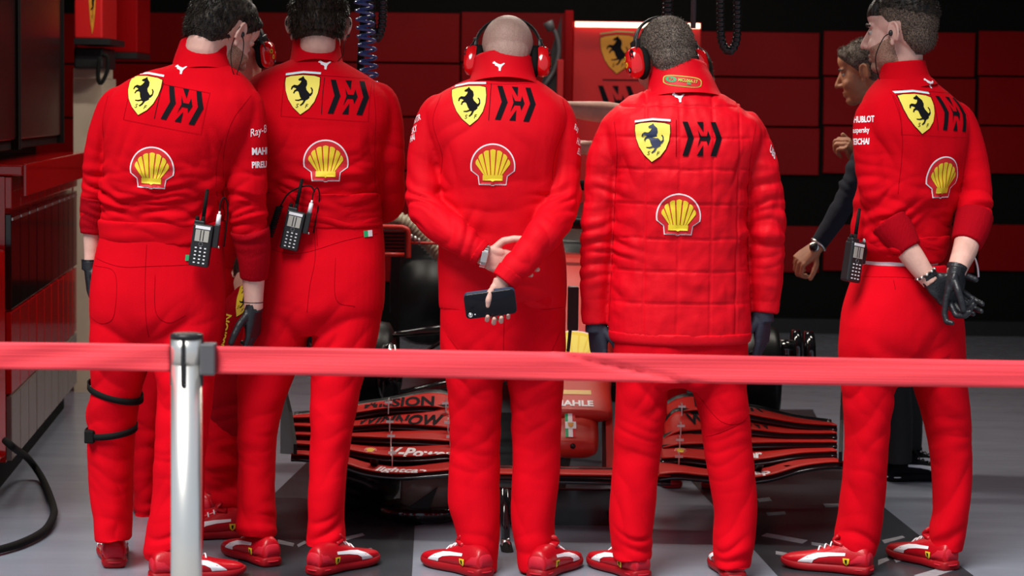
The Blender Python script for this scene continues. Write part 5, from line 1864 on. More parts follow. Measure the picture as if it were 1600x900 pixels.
    hd = remesh(head_parts(H) + [neck_tube(H, Y, (786, 125, .05), .060)], .0036, 3)
    # bare hands: the left one grips the right wrist, the right one holds the phones
    wl = W(754, 399, Y - .200)
    hl = hand_parts(wl, (1, .06, -.32), (0, -1, .1), -1, [(6, 30, 30), (8, 34, 30), (12, 36, 30), (16, 40, 30)], [(.8, .5, .1), (.5, .85, .25), (.3, .9, .45)], k=1.02)
    fl = tube([tuple(W(722, 380, Y - .19)) + (.028,), tuple(wl) + (.027,)], seg=16, sub=3)
    ml = remesh(hl + [fl], .0028, 2)
    wr_ = W(784, 440, Y - .268)
    hr = hand_parts(wr_, (-.10, -.02, -1), (0, -1, -.05), 1, [(14, 70, 45), (16, 74, 45), (16, 72, 45), (14, 66, 45)], [(.35, .45, .80), (.1, .90, .30), (.0, .9, -.20)], k=.90, spread=3, tk=.82)
    fr = tube([tuple(W(805, 420, Y - .262)) + (.028,), tuple(wr_) + (.026,)], seg=16, sub=3)
    mr = remesh(hr + [fr], .0026, 2)
    b = join_meshes([inner_body(Y, torso, [aL[:-2], aR[:-2]], [lL, lR]), hd, ml, mr])
    link('body', b, M['skin_pale'], e)
    eyes_for(e, H)
    skin_patch(e, 'shaved_hair', hd, H, lambda x, y, z: min(z + .058 - max(0, y + .03) * .8, .094 - z + max(0, abs(x) - .045) * 2 - max(0, y + .02) * .6, .04 - y), .0007, M['stubble_bald'])
    headset(H @ Matrix.Translation((0, 0, -.004)), 'red and black ear defenders worn by the bald man')
    # watch
    e2 = empty('wristwatch', wl, 'steel bracelet watch on the wrist of the bald man', 'watch', 'wristwatches')
    A = Matrix.Translation(W(757, 400, Y - .21)) @ Matrix.Rotation(math.radians(12), 4, 'Y')
    for i in range(14):
        a = 2 * math.pi * i / 14
        c = Vector((0, .030 * math.cos(a), .034 * math.sin(a)))
        B = A @ Matrix.Translation(c) @ Matrix.Rotation(a, 4, 'X')
        build('bracelet_link', [xf(box(-.009, .009, -.0035, .0035, -.0065, .0065, .0015), B @ Matrix.Rotation(math.pi / 2, 4, 'X') if False else B)], M['steel'], e2, False)
    build('watch_case', [xf(cyl((0, .030, 0), (0, .042, 0), .019, .018, 24), A)], M['steel'], e2)
    build('clasp', [xf(box(-.010, .010, -.040, -.030, -.016, .016, .002), A)], M['steel'], e2, False)
    # phones
    P0 = W(766, 475, Y - .272 - .036)
    for i, (off, dz, lab) in enumerate(((0.0, 0, 'black phone nearest the camera in the hand of the bald man'), (.0115, .006, 'dark blue phone behind the black one in the hand'))):
        q = P0 + Vector((0, off, dz))
        ph = empty('mobile_phone', q, lab, 'phone', 'two stacked phones')
        A = Matrix.Translation(q) @ Matrix.Rotation(math.radians(-8), 4, 'Y')
        bd = build('body', [xf(rrect(.078, .0375, .013, .0042), A)], M['glass_black'] if i == 0 else M['navyprint'], ph)
        build('edge_band', [xf(rrect(.0786, .0381, .0135, .0024), A)], M['plastic'] if i == 0 else M['navyprint'], ph, False)
        if i == 0:
            build('camera_lens', [xf(torus((-.064, -.0048, -.026), .0062, .0014, axis='Y', seg=20, rs=6), A), xf(cyl((-.064, -.0055, -.026), (-.064, -.003, -.026), .005, seg=16), A)], M['steel'], ph)
            build('flash', [xf(cyl((-.050, -.0050, -.026), (-.050, -.003, -.026), .0022, seg=10), A)], M['white'], ph)


# ---------------------------------------------------------------- 4: quilted jacket, red ear defenders
def person4():
    Y = 6.95
    e = empty('person', (W(1060, 890, Y).x, Y, 0), 'man in red quilted jacket with ear defenders and dark gloves', 'person', 'crew members in red')
    torso = [(128, 1040, 1092, .070, .04), (140, 1012, 1112, .090, .03), (152, 985, 1138, .108, .02), (168, 962, 1162, .125, .01), (190, 945, 1185, .140, .0), (225, 945, 1190, .152, -.01),
             (270, 958, 1170, .156, -.015), (330, 958, 1167, .156, -.01), (390, 955, 1168, .156, .0), (450, 952, 1171, .158, .0), (500, 950, 1173, .160, .0), (522, 951, 1173, .158, .0), (531, 955, 1169, .15, .0)]
    aL = [(965, 205, .0, 30), (948, 250, .0, 31), (940, 310, .0, 29), (934, 370, .0, 27), (931, 430, .01, 25), (930, 475, .02, 23), (931, 505, .02, 21)]
    aR = [(1165, 205, .0, 30), (1183, 250, .0, 31), (1195, 310, .0, 31), (1199, 365, .0, 29), (1198, 420, .01, 27), (1196, 460, .02, 24), (1195, 488, .02, 21)]
    qx = [W(x, 320, Y - .15).x for x in (958, 1008, 1061, 1113, 1156)]
    qz = [W(1060, y, Y - .15).z for y in (165, 215, 265, 320, 374, 425, 475)]

    def quilt(V, N):
        D = np.zeros(len(V))
        xc = W(1062, 320, Y).x
        tor = (1 / (1 + np.exp((np.abs(V[:, 0] - xc) - .205) / .006)))
        wob = perlin(V * 14) * .006
        gz = np.zeros(len(V))
        for z in qz:
            gz = np.maximum(gz, np.exp(-((V[:, 2] - z + wob) / .0034) ** 2))
        gx = np.zeros(len(V))
        for x in qx:
            gx = np.maximum(gx, np.exp(-((V[:, 0] - x + wob * .6) / .0034) ** 2))
        gx = gx * tor
        pz = np.min(np.abs(V[:, 2][:, None] - np.array(qz)[None]), 1)
        px_ = np.min(np.abs(V[:, 0][:, None] - np.array(qx)[None]), 1)
        puff = np.minimum(np.minimum(pz, px_ + .02 * (1 - tor)), .045) / .045
        D += .0022 * (puff - .5) - .0034 * np.maximum(gz * (.2 + .8 * tor), gx)
        # small pulls running into the seams
        D += perlin(np.stack([V[:, 0] * 32, V[:, 1] * 10, V[:, 2] * 10], 1) + 5) * .0035 * np.exp(-(pz / .028) ** 2) * 2
        D += perlin(V * np.array([13, 13, 22]) + 9) * .005 + perlin(V * np.array([40, 30, 26]) + 3) * .003
        return V + N * D[:, None]
    wr = [(W(935, 400, Y - .06), .11, (.1, 0, 1), 19, .012), (W(935, 300, Y - .06), .08, (.3, 0, 1), 18, .010), (W(1198, 360, Y - .06), .11, (-.15, 0, 1), 19, .012), (W(1190, 270, Y - .06), .09, (-.5, 0, 1), 15, .010),
          (W(965, 260, Y - .1), .06, (1, 0, .2), 18, .010), (W(1165, 270, Y - .1), .06, (1, 0, -.2), 18, .010)]
    j = cloth('quilted_jacket', [body_stack(Y, torso), arms_tube(Y, aL, cap_in=1), arms_tube(Y, aR, cap_in=-1)], .0050, M['quilt'], e, wr, 31.3, base=.002, post=quilt, smooth=5)
    col = collar('collar', j, Y, [(1066, 160, .02, 68, 58), (1065, 143, .03, 56, 50), (1062, 125, .045, 50, 44), (1060, 107, .06, 45, 40)], M['quilt'])
    cloth('hem_band', [body_stack(Y, [(516, 949, 1175, .161, .0), (522, 949, 1175, .161, .0), (528, 950, 1174, .160, .0), (533, 953, 1171, .156, .0)])], .005, M['quilt'], j, (), 4, 2, .0015)
    bv = bvh_of(j, col)
    emblems(j, bv, Y - .16, (1019, 221, -1), (1097, 217, 0), (1060, 336, -1), (1060, 152, -5), horse='navyprint', lift=.0032)
    # homologation mark on the collar
    lay = []
    rr = [(.060 * spw(math.cos(a), .55), .017 * spw(math.sin(a), .55)) for a in np.linspace(0, 6.283, 40, endpoint=False)]
    r2 = [(.057 * spw(math.cos(a), .55), .0145 * spw(math.sin(a), .55)) for a in np.linspace(0, 6.283, 40, endpoint=False)]
    lay += [(tess([(float(a), float(b)) for a, b in rr]), 0, 0), (tess([(float(a), float(b)) for a, b in r2]), 1, 1)]
    cc = [(-.036 + .017 * math.cos(a), .003 + .009 * math.sin(a)) for a in np.linspace(0, 6.283, 20, endpoint=False)]
    lay.append((tess(cc), 2, 2))
    for s, x, y, sz, mi in (('FIA', -.036, .003, .013, 1), ('MCL066.17', .016, .003, .013, 0), ('FIA', .020, -.006, .009, 2)):
        v, f = text_poly(s, sz, 0, .0004)
        lay.append((([(a + x, b + y) for a, b in v], f), mi, 3))
    decal('collar_mark', lay, [M['limegreen'], M['redprint'], M['green']], j, bv, W(1066, 127, Y - .05), (1, 0, -.09), (.09, 0, 1), (0, 1, 0), grid=.01)
    v, f = text_poly('UBS', .03, 0, .0008, 'CENTER', .7)
    decal('sleeve_lettering', [((v, f), 0, 0)], [M['white']], j, bv, W(1208, 238, Y - .04), (.6, 0, -.8), (.5, 0, .9), (-.3, 1, 0), grid=.008)
    for pts in ([(958, 190), (962, 240), (960, 300), (956, 400), (951, 500)], [(1178, 190), (1168, 240), (1166, 300), (1168, 400), (1172, 500)]):
        seam_line('sleeve_seam', j, bv, pts, Y)
    pelvis = [(500, 960, 1164, .14, .0), (535, 957, 1169, .146, .0), (570, 958, 1169, .140, .0), (595, 962, 1168, .12, .0), (604, 975, 1160, .09, .0)]
    lL = [(530, 957, 1062, .12, .0), (570, 958, 1058, .12, .0), (605, 962, 1047, .112, .0), (650, 961, 1040, .104, .0), (700, 958, 1034, .098, .0), (750, 954, 1029, .096, -.01), (800, 950, 1023, .096, -.02), (845, 953, 1021, .096, -.03), (872, 957, 1018, .094, -.04)]
    lR = [(530, 1062, 1169, .12, .0), (570, 1070, 1170, .12, .0), (605, 1080, 1168, .112, .0), (650, 1092, 1171, .104, .0), (700, 1099, 1176, .098, .0), (750, 1108, 1182, .096, -.01), (800, 1114, 1184, .096, -.02), (845, 1112, 1180, .096, -.03), (884, 1116, 1174, .094, -.04)]
    t = trousers(e, Y, pelvis, [lL, lR], M['trouser'], 33.7)
    bvt = bvh_of(t)
    seam_line('stitched_seam', t, bvt, [(1085, 610), (1120, 650), (1150, 655), (1172, 640)], Y)
    seam_line('stitched_seam', t, bvt, [(1098, 680), (1130, 665), (1172, 648)], Y)
    shoe(e, 1003, 907, 30)
    shoe(e, 1148, 909, 4)
    H = head_frame(1040, 92, Y + .08, 24, 20, 0, 1.07)
    hd = remesh(head_parts(H) + [neck_tube(H, Y, (1060, 140, .05), .060)], .0036, 3)
    b = join_meshes([inner_body(Y, torso, [aL, aR], [lL, lR]), hd])
    link('body', b, M['skin'], e)
    eyes_for(e, H)
    hair_cap(e, hd, H, lambda x, y, z: min(z + .066 - max(0, y + .055) * 1.1, .082 - y + z * .3), .004, M['hair_grey'], strands=2600, slen=.008, comb=(0, -.3, -.4), rad=.0008, seed=6)
    headset(H @ Matrix.Translation((0, 0, -.004)), 'glossy red ear defenders with stickers worn by the quilted jacket man')
    for (px, py, D, Nn, th) in ((932, 504, (.10, .05, -1), (.9, .5, 0), 1), (1192, 488, (.0, .05, -1), (-.9, .5, 0), -1)):
        w0 = W(px, py, Y + .02)
        hp = hand_parts(w0, D, Nn, th, [(14, 22, 16), (18, 26, 18), (22, 28, 18), (24, 30, 20)], k=1.10)
        c0 = tube([tuple(w0 + Vector((0, 0, .02))) + (.034,), tuple(w0 + Vector((0, 0, -.03))) + (.036,)], seg=16, sub=2)
        link('glove', remesh(hp + [c0], .0032, 2), M['glove_navy'], e)


# ---------------------------------------------------------------- 5: right, turned to the left, gloved hands behind the back
def person5():
    Y = 7.08
    e = empty('person', (W(1405, 890, Y).x, Y, 0), 'bearded man in red jersey turned left with black-gloved hands behind him', 'person', 'crew members in red')
    yaw = math.radians(33)
    torso = [(112, 1385, 1432, .060, .02), (122, 1375, 1452, .075, .02), (134, 1362, 1470, .090, .01), (150, 1350, 1490, .105, .0), (172, 1342, 1512, .120, .0), (205, 1340, 1525, .130, .0),
             (250, 1345, 1512, .135, .0), (300, 1338, 1498, .134, .0), (345, 1330, 1488, .132, .0), (375, 1330, 1482, .130, .0), (395, 1338, 1475, .126, .0), (404, 1346, 1468, .12, .0)]
    aL = [(1362, 180, -.06, 26), (1360, 220, -.08, 28), (1364, 265, -.09, 28), (1376, 315, -.10, 29), (1395, 355, -.12, 27), (1410, 378, -.14, 23), (1418, 390, -.145, 20)]
    aR = [(1498, 190, .03, 26), (1514, 235, .03, 27), (1522, 285, .02, 27), (1524, 325, -.02, 27), (1518, 355, -.06, 25), (1510, 380, -.09, 22)]
    wr = [(W(1385, 340, Y - .16), .09, (-.5, 0, 1), 24, .014), (W(1520, 320, Y - .06), .09, (.2, 0, 1), 22, .014), (W(1430, 365, Y - .13), .12, (.5, 0, 1), 18, .012),
          (W(1345, 330, Y - .05), .08, (.3, 0, 1), 18, .010), (W(1390, 240, Y - .12), .10, (1, 0, .3), 12, .010), (W(1490, 320, Y - .1), .10, (-.7, 0, 1), 16, .011), (W(1355, 280, Y - .14), .08, (.1, 0, 1), 14, .006)]
    j = cloth('jersey', [body_stack(Y, torso, 1, yaw), arms_tube(Y, aL, cap_in=1), arms_tube(Y, aR, cap_in=-1)], .0055, M['knit'], e, wr, 41.3)
    col = collar('collar', j, Y, [(1416, 142, .01, 50, 46), (1413, 127, .012, 42, 40), (1412, 112, .014, 37, 37), (1411, 98, .016, 34, 35)], M['knit'])
    cloth('waistband_rib', [body_stack(Y, [(366, 1329, 1484, .134, .0), (380, 1330, 1482, .135, .0), (396, 1337, 1477, .131, .0), (408, 1346, 1470, .126, .0)], 1, yaw)], .006, M['knit'], j, [(W(1410, 390, Y - .12), .2, (.2, 0, 1), 18, .006)], 2.2, 3, .0015)
    cloth('cuff', [arms_tube(Y, [(1389, 346, -.115, 32), (1403, 367, -.13, 28.5), (1419, 391, -.145, 23)])], .005, M['knit_dark'], j, (), 2.7, 3, .0015)
    cloth('cuff', [arms_tube(Y, [(1523, 336, -.03, 30.5), (1518, 357, -.06, 28.5), (1510, 381, -.09, 24.5)])], .005, M['knit_dark'], j, (), 2.9, 3, .0015)
    bv = bvh_of(j, col)
    yw = math.radians(38)
    emblems(j, bv, Y - .10, (1438, 177, -4), (1491, 178, -3), (1474, 278, 0), (1453, 130, -12), yaw=yw, patch=(1466, 178, 130, 70, -2))
    for s, py, sz, sh, b in (('HUBLOT', 186, .027, 0, .0010), ('kaspersky', 203, .024, 0, .0004), ('WEICHAI', 221, .026, .15, .0010)):
        v, f = text_poly(s, sz, sh, b, 'RIGHT', .64)
        decal('sleeve_lettering', [((v, f), 0, 0)], [M['white']], j, bv, W(1366 - (8 if s != 'HUBLOT' else 0), py, Y - .14), (.99, 0, .06), (-.06, 0, 1), (.18, 1, 0), grid=.008)
    for pts in ([(1384, 150), (1394, 190), (1396, 240), (1390, 300)], [(1500, 160), (1512, 190), (1506, 240), (1500, 300)]):
        seam_line('shoulder_seam', j, bv, pts, Y)
    # white undershirt edge
    cloth('undershirt', [body_stack(Y, [(398, 1345, 1462, .118, .0), (408, 1346, 1462, .118, .0), (424, 1348, 1466, .118, .0)], 1, yaw)], .006, M['white'], e, (), 1, 3, .002)
    pelvis = [(412, 1344, 1474, .128, .0), (440, 1332, 1486, .140, .0), (480, 1318, 1502, .150, -.005), (520, 1312, 1506, .152, -.01), (560, 1310, 1506, .142, -.005), (590, 1314, 1506, .12, .0), (600, 1325, 1495, .09, .0)]
    lL = [(500, 1314, 1420, .125, -.03), (550, 1311, 1410, .125, -.03), (600, 1314, 1400, .115, -.03), (650, 1318, 1394, .106, -.03), (700, 1319, 1388, .100, -.03), (750, 1316, 1384, .096, -.03), (800, 1309, 1382, .094, -.03), (840, 1302, 1376, .092, -.03), (868, 1306, 1366, .090, -.03)]
    lR = [(500, 1405, 1506, .125, .03), (550, 1416, 1507, .125, .03), (600, 1426, 1511, .115, .03), (650, 1440, 1516, .106, .04), (700, 1451, 1518, .100, .05), (750, 1457, 1517, .096, .05), (800, 1457, 1514, .094, .05), (830, 1452, 1508, .092, .05), (858, 1452, 1503, .09, .05)]
    t = trousers(e, Y, pelvis, [lL, lR], M['trouser'], 43.7, yaw * .8)
    bvt = bvh_of(t)
    for pts in ([(1330, 430), (1400, 428), (1475, 440)], [(1384, 432), (1386, 446)]):
        seam_line('stitched_seam', t, bvt, pts, Y)
    shoe(e, 1358, 899, 64)
    shoe(e, 1486, 892, 32)
    H = head_frame(1407, 50, Y + .02, 62, 4, 0, 1.06)
    hd = remesh(head_parts(H) + [neck_tube(H, Y, (1411, 122, .012), .053, .012)], .0034, 3)
    wl = W(1453, 436, Y - .165)
    wr_ = W(1494, 422, Y - .20)
    fl = remesh([arms_tube(Y, [(1405, 372, -.14, 18), (1425, 400, -.15, 18.5), (1442, 424, -.16, 16), (1456, 442, -.165, 14)])], .004, 2)
    fr = remesh([arms_tube(Y, [(1512, 370, -.08, 20), (1508, 390, -.11, 19.5), (1500, 410, -.17, 17), (1493, 428, -.20, 15)])], .004, 2)
    b = join_meshes([inner_body(Y, torso, [aL[:-1], aR[:-1]], [lL, lR], yaw), hd, fl, fr])
    link('body', b, M['skin_pale'], e)
    eyes_for(e, H)
    hair_cap(e, hd, H, lambda x, y, z: min(z + .074 - max(0, y + .055) * 1.15 - max(0, abs(x) - .03) * .5, .080 - y + z * .25), .0045, M['hair_fade'], strands=2600, slen=.009, comb=(0, -.4, -.5), rad=.0008, seed=8)
    hair_cap(e, hd, H, lambda x, y, z: min(z - .050 + max(0, -y) * .25, .094 - y), .013, M['hair_dark'], strands=1800, slen=.018, comb=(0, -.9, .1), rad=.0010, seed=9, clump=.4, ramp=.05, name='hair_top')
    skin_patch(e, 'beard_stubble', hd, H, lambda x, y, z: min(-.010 - .42 * y - z, y - .004 + max(0, -.05 - z) * .3, .135 + z), .0007, M['stubble'])
    build('eyebrow', [xf(tube([(s * .014, .098, .022, .004, .003), (s * .034, .094, .028, .0045, .0035), (s * .052, .078, .022, .003, .0025)], seg=8), H) for s in (1, -1)], M['hair_dark'], e)
    g1 = hand_parts(wl, (.80, -.02, -.62), (.25, -1, 0), -1, [(12, 24, 18), (16, 28, 18), (20, 30, 20), (22, 32, 20)], k=1.06)
    c1 = tube([tuple(W(1448, 429, Y - .163)) + (.031,), tuple(wl) + (.030,)], seg=16, sub=2)
    link('glove', remesh(g1 + [c1], .003, 2), M['glove'], e)
    g2 = hand_parts(wr_ + Vector((0, -.012, 0)), (-.16, -.05, -1), (.75, -.65, 0), 1, [(4, 22, 60), (40, 55, 40), (50, 62, 40), (55, 62, 40)], [(.2, .8, .6), (-.15, .9, .45), (-.2, .9, .3)], k=1.06)
    c2 = tube([tuple(W(1496, 415, Y - .195)) + (.033,), tuple(wr_) + (.031,)], seg=16, sub=2)
    link('glove', remesh(g2 + [c2], .003, 2), M['glove'], e)
    # bracelet
    be = empty('bead_bracelet', wl, 'dark metal bracelet at the edge of a black glove', 'bracelet')
    A = Matrix.Translation(W(1446, 428, Y - .162)) @ Vector((.55, -.02, -.83)).to_track_quat('Z', 'Y').to_matrix().to_4x4()
    for i in range(22):
        a = 2 * math.pi * i / 22
        build('bead', [xf(ell((.034 * math.cos(a), .034 * math.sin(a), 0), (.0046, .0046, .0046), seg=8, rings=6), A)], M['chrome'] if i % 2 else M['plastic'], be)
    # radio clipped at the hip, antenna up
    radio(1333, 407, Y - .13, 10, 'black handheld radio clipped to the hip of the bearded man', scale=.98, yaw=38)
    ep = H @ Vector((-.083, .003, -.006))
    w1 = empty('earpiece', ep, 'black wired earpiece in the ear of the bearded man', 'earpiece', 'wired earpieces')
    build('bud', [ell(tuple(ep), (.008, .009, .010), seg=12, rings=8)], M['plastic'], w1)
    build('wire', [wire([ep, ep + Vector((-.024, -.006, -.016)), W(1369, 85, Y - .06), W(1369, 105, Y - .05), W(1374, 124, Y - .03)], .0017, 6, 6)], M['rubber'], w1)
    # loose drawstring
    dr = empty('drawstring', W(1525, 408, Y), 'pale drawstring end hanging by the right hip of the bearded man', 'cord')
    build('string', [wire([W(1500, 398, Y - .02), W(1520, 400, Y), W(1527, 415, Y), W(1529, 433, Y)], .003, 6, 5)], M['white'], dr)


person1(); person2(); person3(); person4(); person5()

# ================================================================== people further back
def person6():
    """man in navy, right, behind the bearded man, seen in profile"""
    Y = 8.85
    e = empty('person', (W(1410, 740, Y).x, Y, 0), 'grey-haired man in navy jumper and black trousers, behind the bearded man', 'person')
    yaw = math.radians(55)
    torso = [(150, 1372, 1408, .055, .0), (162, 1352, 1425, .08, .0), (182, 1340, 1445, .10, .0), (220, 1334, 1455, .12, .0), (280, 1330, 1455, .125, .0), (340, 1332, 1450, .125, .0), (400, 1336, 1448, .12, .0)]
    aL = [(1372, 190, -.12, 20), (1358, 230, -.15, 21), (1338, 275, -.18, 20), (1312, 330, -.22, 17), (1290, 365, -.24, 15), (1278, 382, -.25, 13)]
    aR = [(1400, 200, .16, 20), (1390, 250, .18, 19), (1372, 290, .12, 18), (1350, 262, .05, 16), (1338, 250, .0, 14)]
    cloth('jumper', [body_stack(Y, torso, 1, yaw), arms_tube(Y, aL, cap_in=1), arms_tube(Y, aR, cap_in=-1)], .008, M['navy'], e, [(W(1330, 290, Y - .2), .12, (.6, 0, 1), 18, .010)], 51.0)
    pel = [(390, 1338, 1446, .12, .0), (440, 1336, 1450, .125, .0), (500, 1338, 1450, .12, .0), (520, 1345, 1445, .10, .0)]
    l1 = [(480, 1345, 1420, .11, -.06), (560, 1350, 1420, .10, -.06), (640, 1368, 1425, .09, -.06), (722, 1378, 1425, .08, -.06)]
    l2 = [(480, 1375, 1448, .11, .08), (560, 1375, 1445, .10, .08), (640, 1385, 1442, .09, .08), (700, 1392, 1440, .08, .08)]
    cloth('trousers', [body_stack(Y, pel, 1, yaw), body_stack(Y, l1, 1, 0, 2.1, 24), body_stack(Y, l2, 1, 0, 2.1, 24)], .009, M['blacktrouser'], e, (), 52.0)
    shoe(e, 1388, 741, -80, Yz=Y - .05, black=True)
    shoe(e, 1396, 738, -70, Yz=Y + .12, black=True)
    H = head_frame(1352, 112, Y, 74, 12, 0, 1.02)
    hd = remesh(head_parts(H) + [neck_tube(H, Y, (1386, 160, .0), .056)], .0042, 3)
    wl = W(1276, 386, Y - .25)
    hl = hand_parts(wl, (-.75, -.1, -.62), (.3, .5, -.6), 1, [(50, 60, 30), (52, 62, 30), (54, 62, 30), (56, 62, 30)], k=1.0)
    ml = remesh(hl + [tube([tuple(W(1292, 366, Y - .24)) + (.029,), tuple(wl) + (.026,)], seg=14, sub=2)], .0035, 2)
    wr_ = W(1342, 252, Y - .02)
    hr = hand_parts(wr_, (-.55, -.2, .72), (-.6, .5, -.4), -1, [(60, 75, 50), (62, 78, 50), (64, 78, 50), (66, 78, 50)], k=1.0)
    mr = remesh(hr + [tube([tuple(W(1352, 268, Y + .03)) + (.028,), tuple(wr_) + (.026,)], seg=14, sub=2)], .0035, 2)
    b = join_meshes([inner_body(Y, torso, [aL, aR], [l1, l2], yaw), hd, ml, mr])
    link('body', b, M['skin_tan'], e)
    eyes_for(e, H)
    hair_cap(e, hd, H, lambda x, y, z: min(z + .045 - max(0, y + .030) * 1.0, .076 - y + z * .25), .011, M['hair_grey'], strands=1800, slen=.016, comb=(0, -.5, .2), rad=.0010, seed=18)
    build('eyebrow', [xf(tube([(s * .014, .098, .022, .0035, .003), (s * .034, .094, .027, .004, .003), (s * .052, .078, .021, .003, .002)], seg=8), H) for s in (1, -1)], M['hair_grey'], e)
    w2 = empty('wristwatch', wl, 'steel watch on the wrist of the man in navy', 'watch', 'wristwatches')
    A = Matrix.Translation(W(1279, 382, Y - .25)) @ Vector((-.6, -.1, -.75)).to_track_quat('Z', 'Y').to_matrix().to_4x4()
    build('bracelet', [xf(torus((0, 0, 0), .031, .006), A)], M['steel'], w2)
    A2 = Matrix.Translation(W(1272, 386, Y - .283)) @ Vector((-.35, -1, .1)).to_track_quat('Z', 'Y').to_matrix().to_4x4()
    build('watch_case', [xf(cyl((0, 0, -.008), (0, 0, .004), .020, .019, 24), A2)], M['steel'], w2)
    build('dial', [xf(cyl((0, 0, .004), (0, 0, .0052), .0155, .0155, 24), A2)], M['plastic'], w2)


def person7():
    """mechanic behind the first man, face between the first two men"""
    Y = 7.86
    e = empty('person', (W(300, 840, Y).x, Y, 0), 'crew member in red with headset, face showing between the two left men', 'person', 'crew members in red')
    torso = [(128, 345, 400, .06, .0), (140, 325, 420, .09, .0), (165, 290, 440, .12, .0), (230, 270, 430, .13, .0), (330, 262, 400, .13, .0), (420, 262, 385, .13, .0)]
    aR = [(420, 175, -.02, 22), (425, 240, .0, 22), (420, 300, .04, 20), (440, 330, .12, 17), (470, 335, .20, 15)]
    aL = [(300, 175, .04, 22), (285, 240, .06, 22), (290, 300, .10, 20), (330, 330, .2, 17)]
    cloth('jersey', [body_stack(Y, torso), arms_tube(Y, aR, cap_in=-1), arms_tube(Y, aL, cap_in=1)], .009, M['knit'], e, (), 61.0, base=.005)
    pel = [(410, 262, 385, .13, .0), (460, 255, 380, .135, .0), (520, 245, 375, .12, .0)]
    l1 = [(490, 236, 310, .11, .0), (560, 222, 290, .10, .0), (640, 210, 262, .09, .0), (720, 208, 252, .085, .0), (790, 210, 250, .08, .0), (818, 212, 248, .078, .0)]
    l2 = [(490, 295, 365, .11, .0), (560, 290, 350, .10, .0), (640, 284, 335, .09, .0), (720, 282, 328, .085, .0), (838, 284, 326, .08, .0)]
    cloth('trousers', [body_stack(Y, pel), body_stack(Y, l1, 1, 0, 2.1, 24), body_stack(Y, l2, 1, 0, 2.1, 24)], .008, M['trouser'], e, [(W(230, 800, Y - .05), .12, (0, 0, 1), 22, .014), (W(230, 680, Y - .05), .12, (.2, 0, 1), 18, .008)], 62.0)
    shoe(e, 226, 860, 14, Yz=Y - .02)
    shoe(e, 316, 862, -18, Yz=Y - .1)
    H = head_frame(374, 80, Y - .02, 162, 16, 0, 1.0)
    hd = remesh(head_parts(H) + [neck_tube(H, Y, (372, 135, .0), .056)], .0045, 3)
    b = join_meshes([inner_body(Y, torso, [aL, aR], [l1, l2]), hd])
    link('body', b, M['skin'], e)
    eyes_for(e, H)
    hair_cap(e, hd, H, lambda x, y, z: min(z + .06 - max(0, y + .045) * 1.05, .082 - y + z * .3), .006, M['hair_dark'], strands=700, slen=.014, seed=21)
    headset(H, 'red ear defenders on the crew member between the two left men')


def person8():
    """kneeling mechanic low down between the first two men"""
    Y = 7.55
    e = empty('person', (W(390, 800, Y).x, Y, 0), 'crew member in dark red kneeling by the left front wheel hub', 'person', 'crew members in red')
    torso = [(432, 395, 440, .06, .10), (450, 372, 455, .09, .08), (480, 345, 432, .12, .04), (530, 334, 426, .13, .0), (590, 328, 422, .13, -.02), (640, 326, 420, .13, -.02), (675, 330, 420, .12, .0)]
    aR = [(412, 490, .03, 18), (410, 540, .04, 17), (404, 590, .08, 16), (395, 620, .12, 15)]
    aL = [(362, 500, .0, 22), (348, 550, .02, 22), (352, 600, .08, 20), (385, 630, .18, 16)]
    j = cloth('jersey', [body_stack(Y, torso), arms_tube(Y, aR, cap_in=-1), arms_tube(Y, aL, cap_in=1)], .009, M['knit_dark'], e, [(W(390, 600, Y - .14), .2, (.2, 0, 1), 14, .012)], 71.0, base=.005)
    l1 = [(640, 325, 400, .12, .0), (690, 320, 395, .12, .0), (740, 318, 390, .11, .02), (770, 320, 385, .09, .05)]
    l2 = [(640, 350, 420, .12, .05), (690, 350, 420, .12, .08), (740, 352, 418, .11, .12), (770, 356, 415, .09, .15)]
    cloth('trousers', [body_stack(Y, l1, 1, 0, 2.1, 24), body_stack(Y, l2, 1, 0, 2.1, 24),
                       tube([tuple(W(350, 765, Y + .02)) + (.075,), tuple(W(385, 775, Y - .02)) + (.07,), tuple(W(405, 785, Y + .02)) + (.05,)], seg=20)], .009, M['trouser'], e, [(W(370, 720, Y - .1), .16, (.2, 0, 1), 16, .014)], 72.0)
    shoe(e, 392, 838, 100, Yz=Y - .10)
    shoe(e, 415, 832, 95, Yz=Y + .10)
    H = head_frame(405, 430, Y + .16, -20, 45, 0, 1.0)
    hd = remesh(head_parts(H) + [neck_tube(H, Y, (400, 457, .10), .056)], .006, 3)
    b = join_meshes([inner_body(Y, torso, [aL, aR], [l1, l2]), hd])
    link('body', b, M['skin'], e)
    hair_cap(e, hd, H, lambda x, y, z: min(z + .06 - max(0, y + .045) * 1.05, .082 - y + z * .3), .012, M['hair_dark'], strands=200, slen=.02, seed=22)
    bv = bvh_of(j)
    decal('shield_emblem', shield_layers(.00045), [M['black'], M['yellow'], M['black'], M['white'], M['green']], j, bv, W(378, 466, Y - .1), (.5, 0, -.3), (.3, 0, 1), (0, 1, 0))
    v, f = text_poly('MISSION', .035, 0, .001)
    decal('sleeve_lettering', [((v, f), 0, 0)], [M['yellow']], j, bv, W(350, 522, Y - .1), (.15, 0, 1), (-1, 0, .15), (.2, 1, 0))


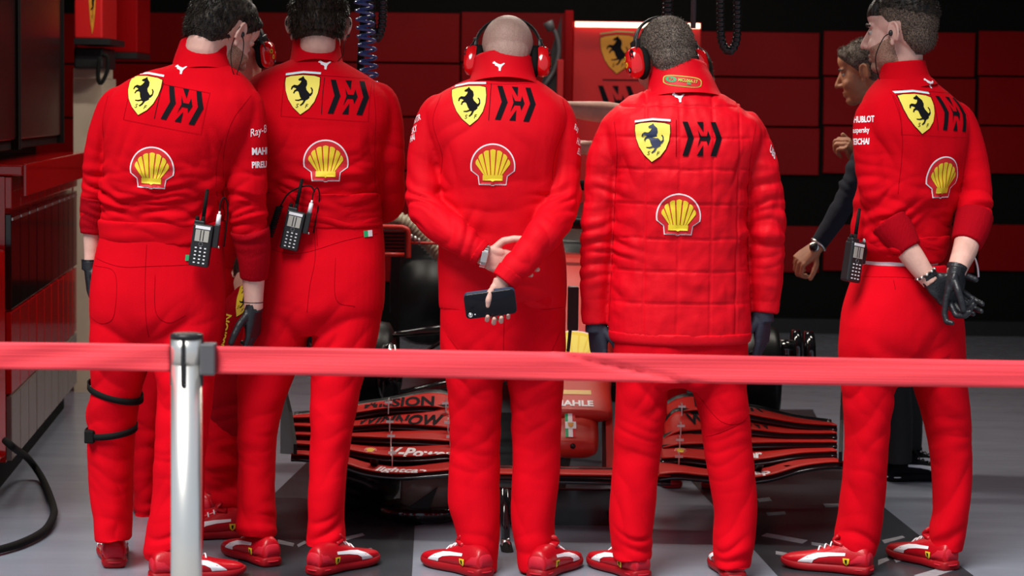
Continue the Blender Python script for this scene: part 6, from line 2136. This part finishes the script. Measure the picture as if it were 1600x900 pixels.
def person9():
    """mechanic hidden behind the quilted jacket, bare forearm reaching left"""
    Y = 8.55
    e = empty('person', (W(1085, 740, Y).x, Y, 0), 'mostly hidden crew member reaching a bare forearm towards the board', 'person', 'crew members in red')
    torso = [(175, 1062, 1105, .06, .0), (188, 1035, 1130, .09, .0), (215, 1012, 1150, .12, .0), (280, 1015, 1145, .13, .0), (360, 1020, 1140, .125, .0), (440, 1022, 1138, .125, .0)]
    aL = [(1030, 215, -.02, 20), (1020, 205, -.06, 20), (1008, 190, -.10, 18)]
    aR = [(1130, 220, .0, 20), (1140, 280, .02, 20), (1120, 340, .1, 17)]
    cloth('shirt', [body_stack(Y, torso), arms_tube(Y, aL, cap_in=1), arms_tube(Y, aR, cap_in=-1)], .009, M['knit'], e, (), 81.0)
    l1 = [(430, 1025, 1078, .11, .0), (540, 1028, 1075, .10, .0), (730, 1035, 1070, .08, .0)]
    l2 = [(430, 1080, 1136, .11, .0), (540, 1084, 1134, .10, .0), (730, 1092, 1128, .08, .0)]
    cloth('trousers', [body_stack(Y, l1, 1, 0, 2.1, 24), body_stack(Y, l2, 1, 0, 2.1, 24)], .01, M['trouser'], e, (), 82.0)
    shoe(e, 1052, 765, 10, Yz=Y)
    shoe(e, 1110, 765, -10, Yz=Y)
    H = head_frame(1078, 125, Y + .05, 20, 20, 0, .98)
    hd = remesh(head_parts(H) + [neck_tube(H, Y, (1082, 180, .0), .056)], .006, 3)
    arm = arms_tube(Y, [(1012, 195, -.10, 15), (985, 182, -.14, 15.5), (950, 176, -.18, 17), (915, 173, -.22, 15), (890, 170, -.25, 12), (872, 168, -.27, 11)])
    wl = W(872, 168, Y - .27)
    hand = hand_parts(wl, (-1, -.1, 0), (0, 0, -1), 1)
    am = remesh([arm] + hand, .0045, 2)
    arm2 = arms_tube(Y, [(1010, 240, -.12, 14), (960, 238, -.16, 15), (925, 232, -.2, 12), (905, 230, -.2, 11)])
    hand2 = hand_parts(W(905, 230, Y - .2), (-1, -.1, -.1), (0, 0, -1), 1)
    am2 = remesh([arm2] + hand2, .0045, 2)
    b = join_meshes([inner_body(Y, torso, [aL, aR], [l1, l2]), hd, am, am2])
    link('body', b, M['skin'], e)
    hair_cap(e, hd, H, lambda x, y, z: min(z + .06 - max(0, y + .045) * 1.05, .082 - y + z * .3), .012, M['hair_dark'], strands=200, slen=.02, seed=23)


person6(); person7(); person8(); person9()
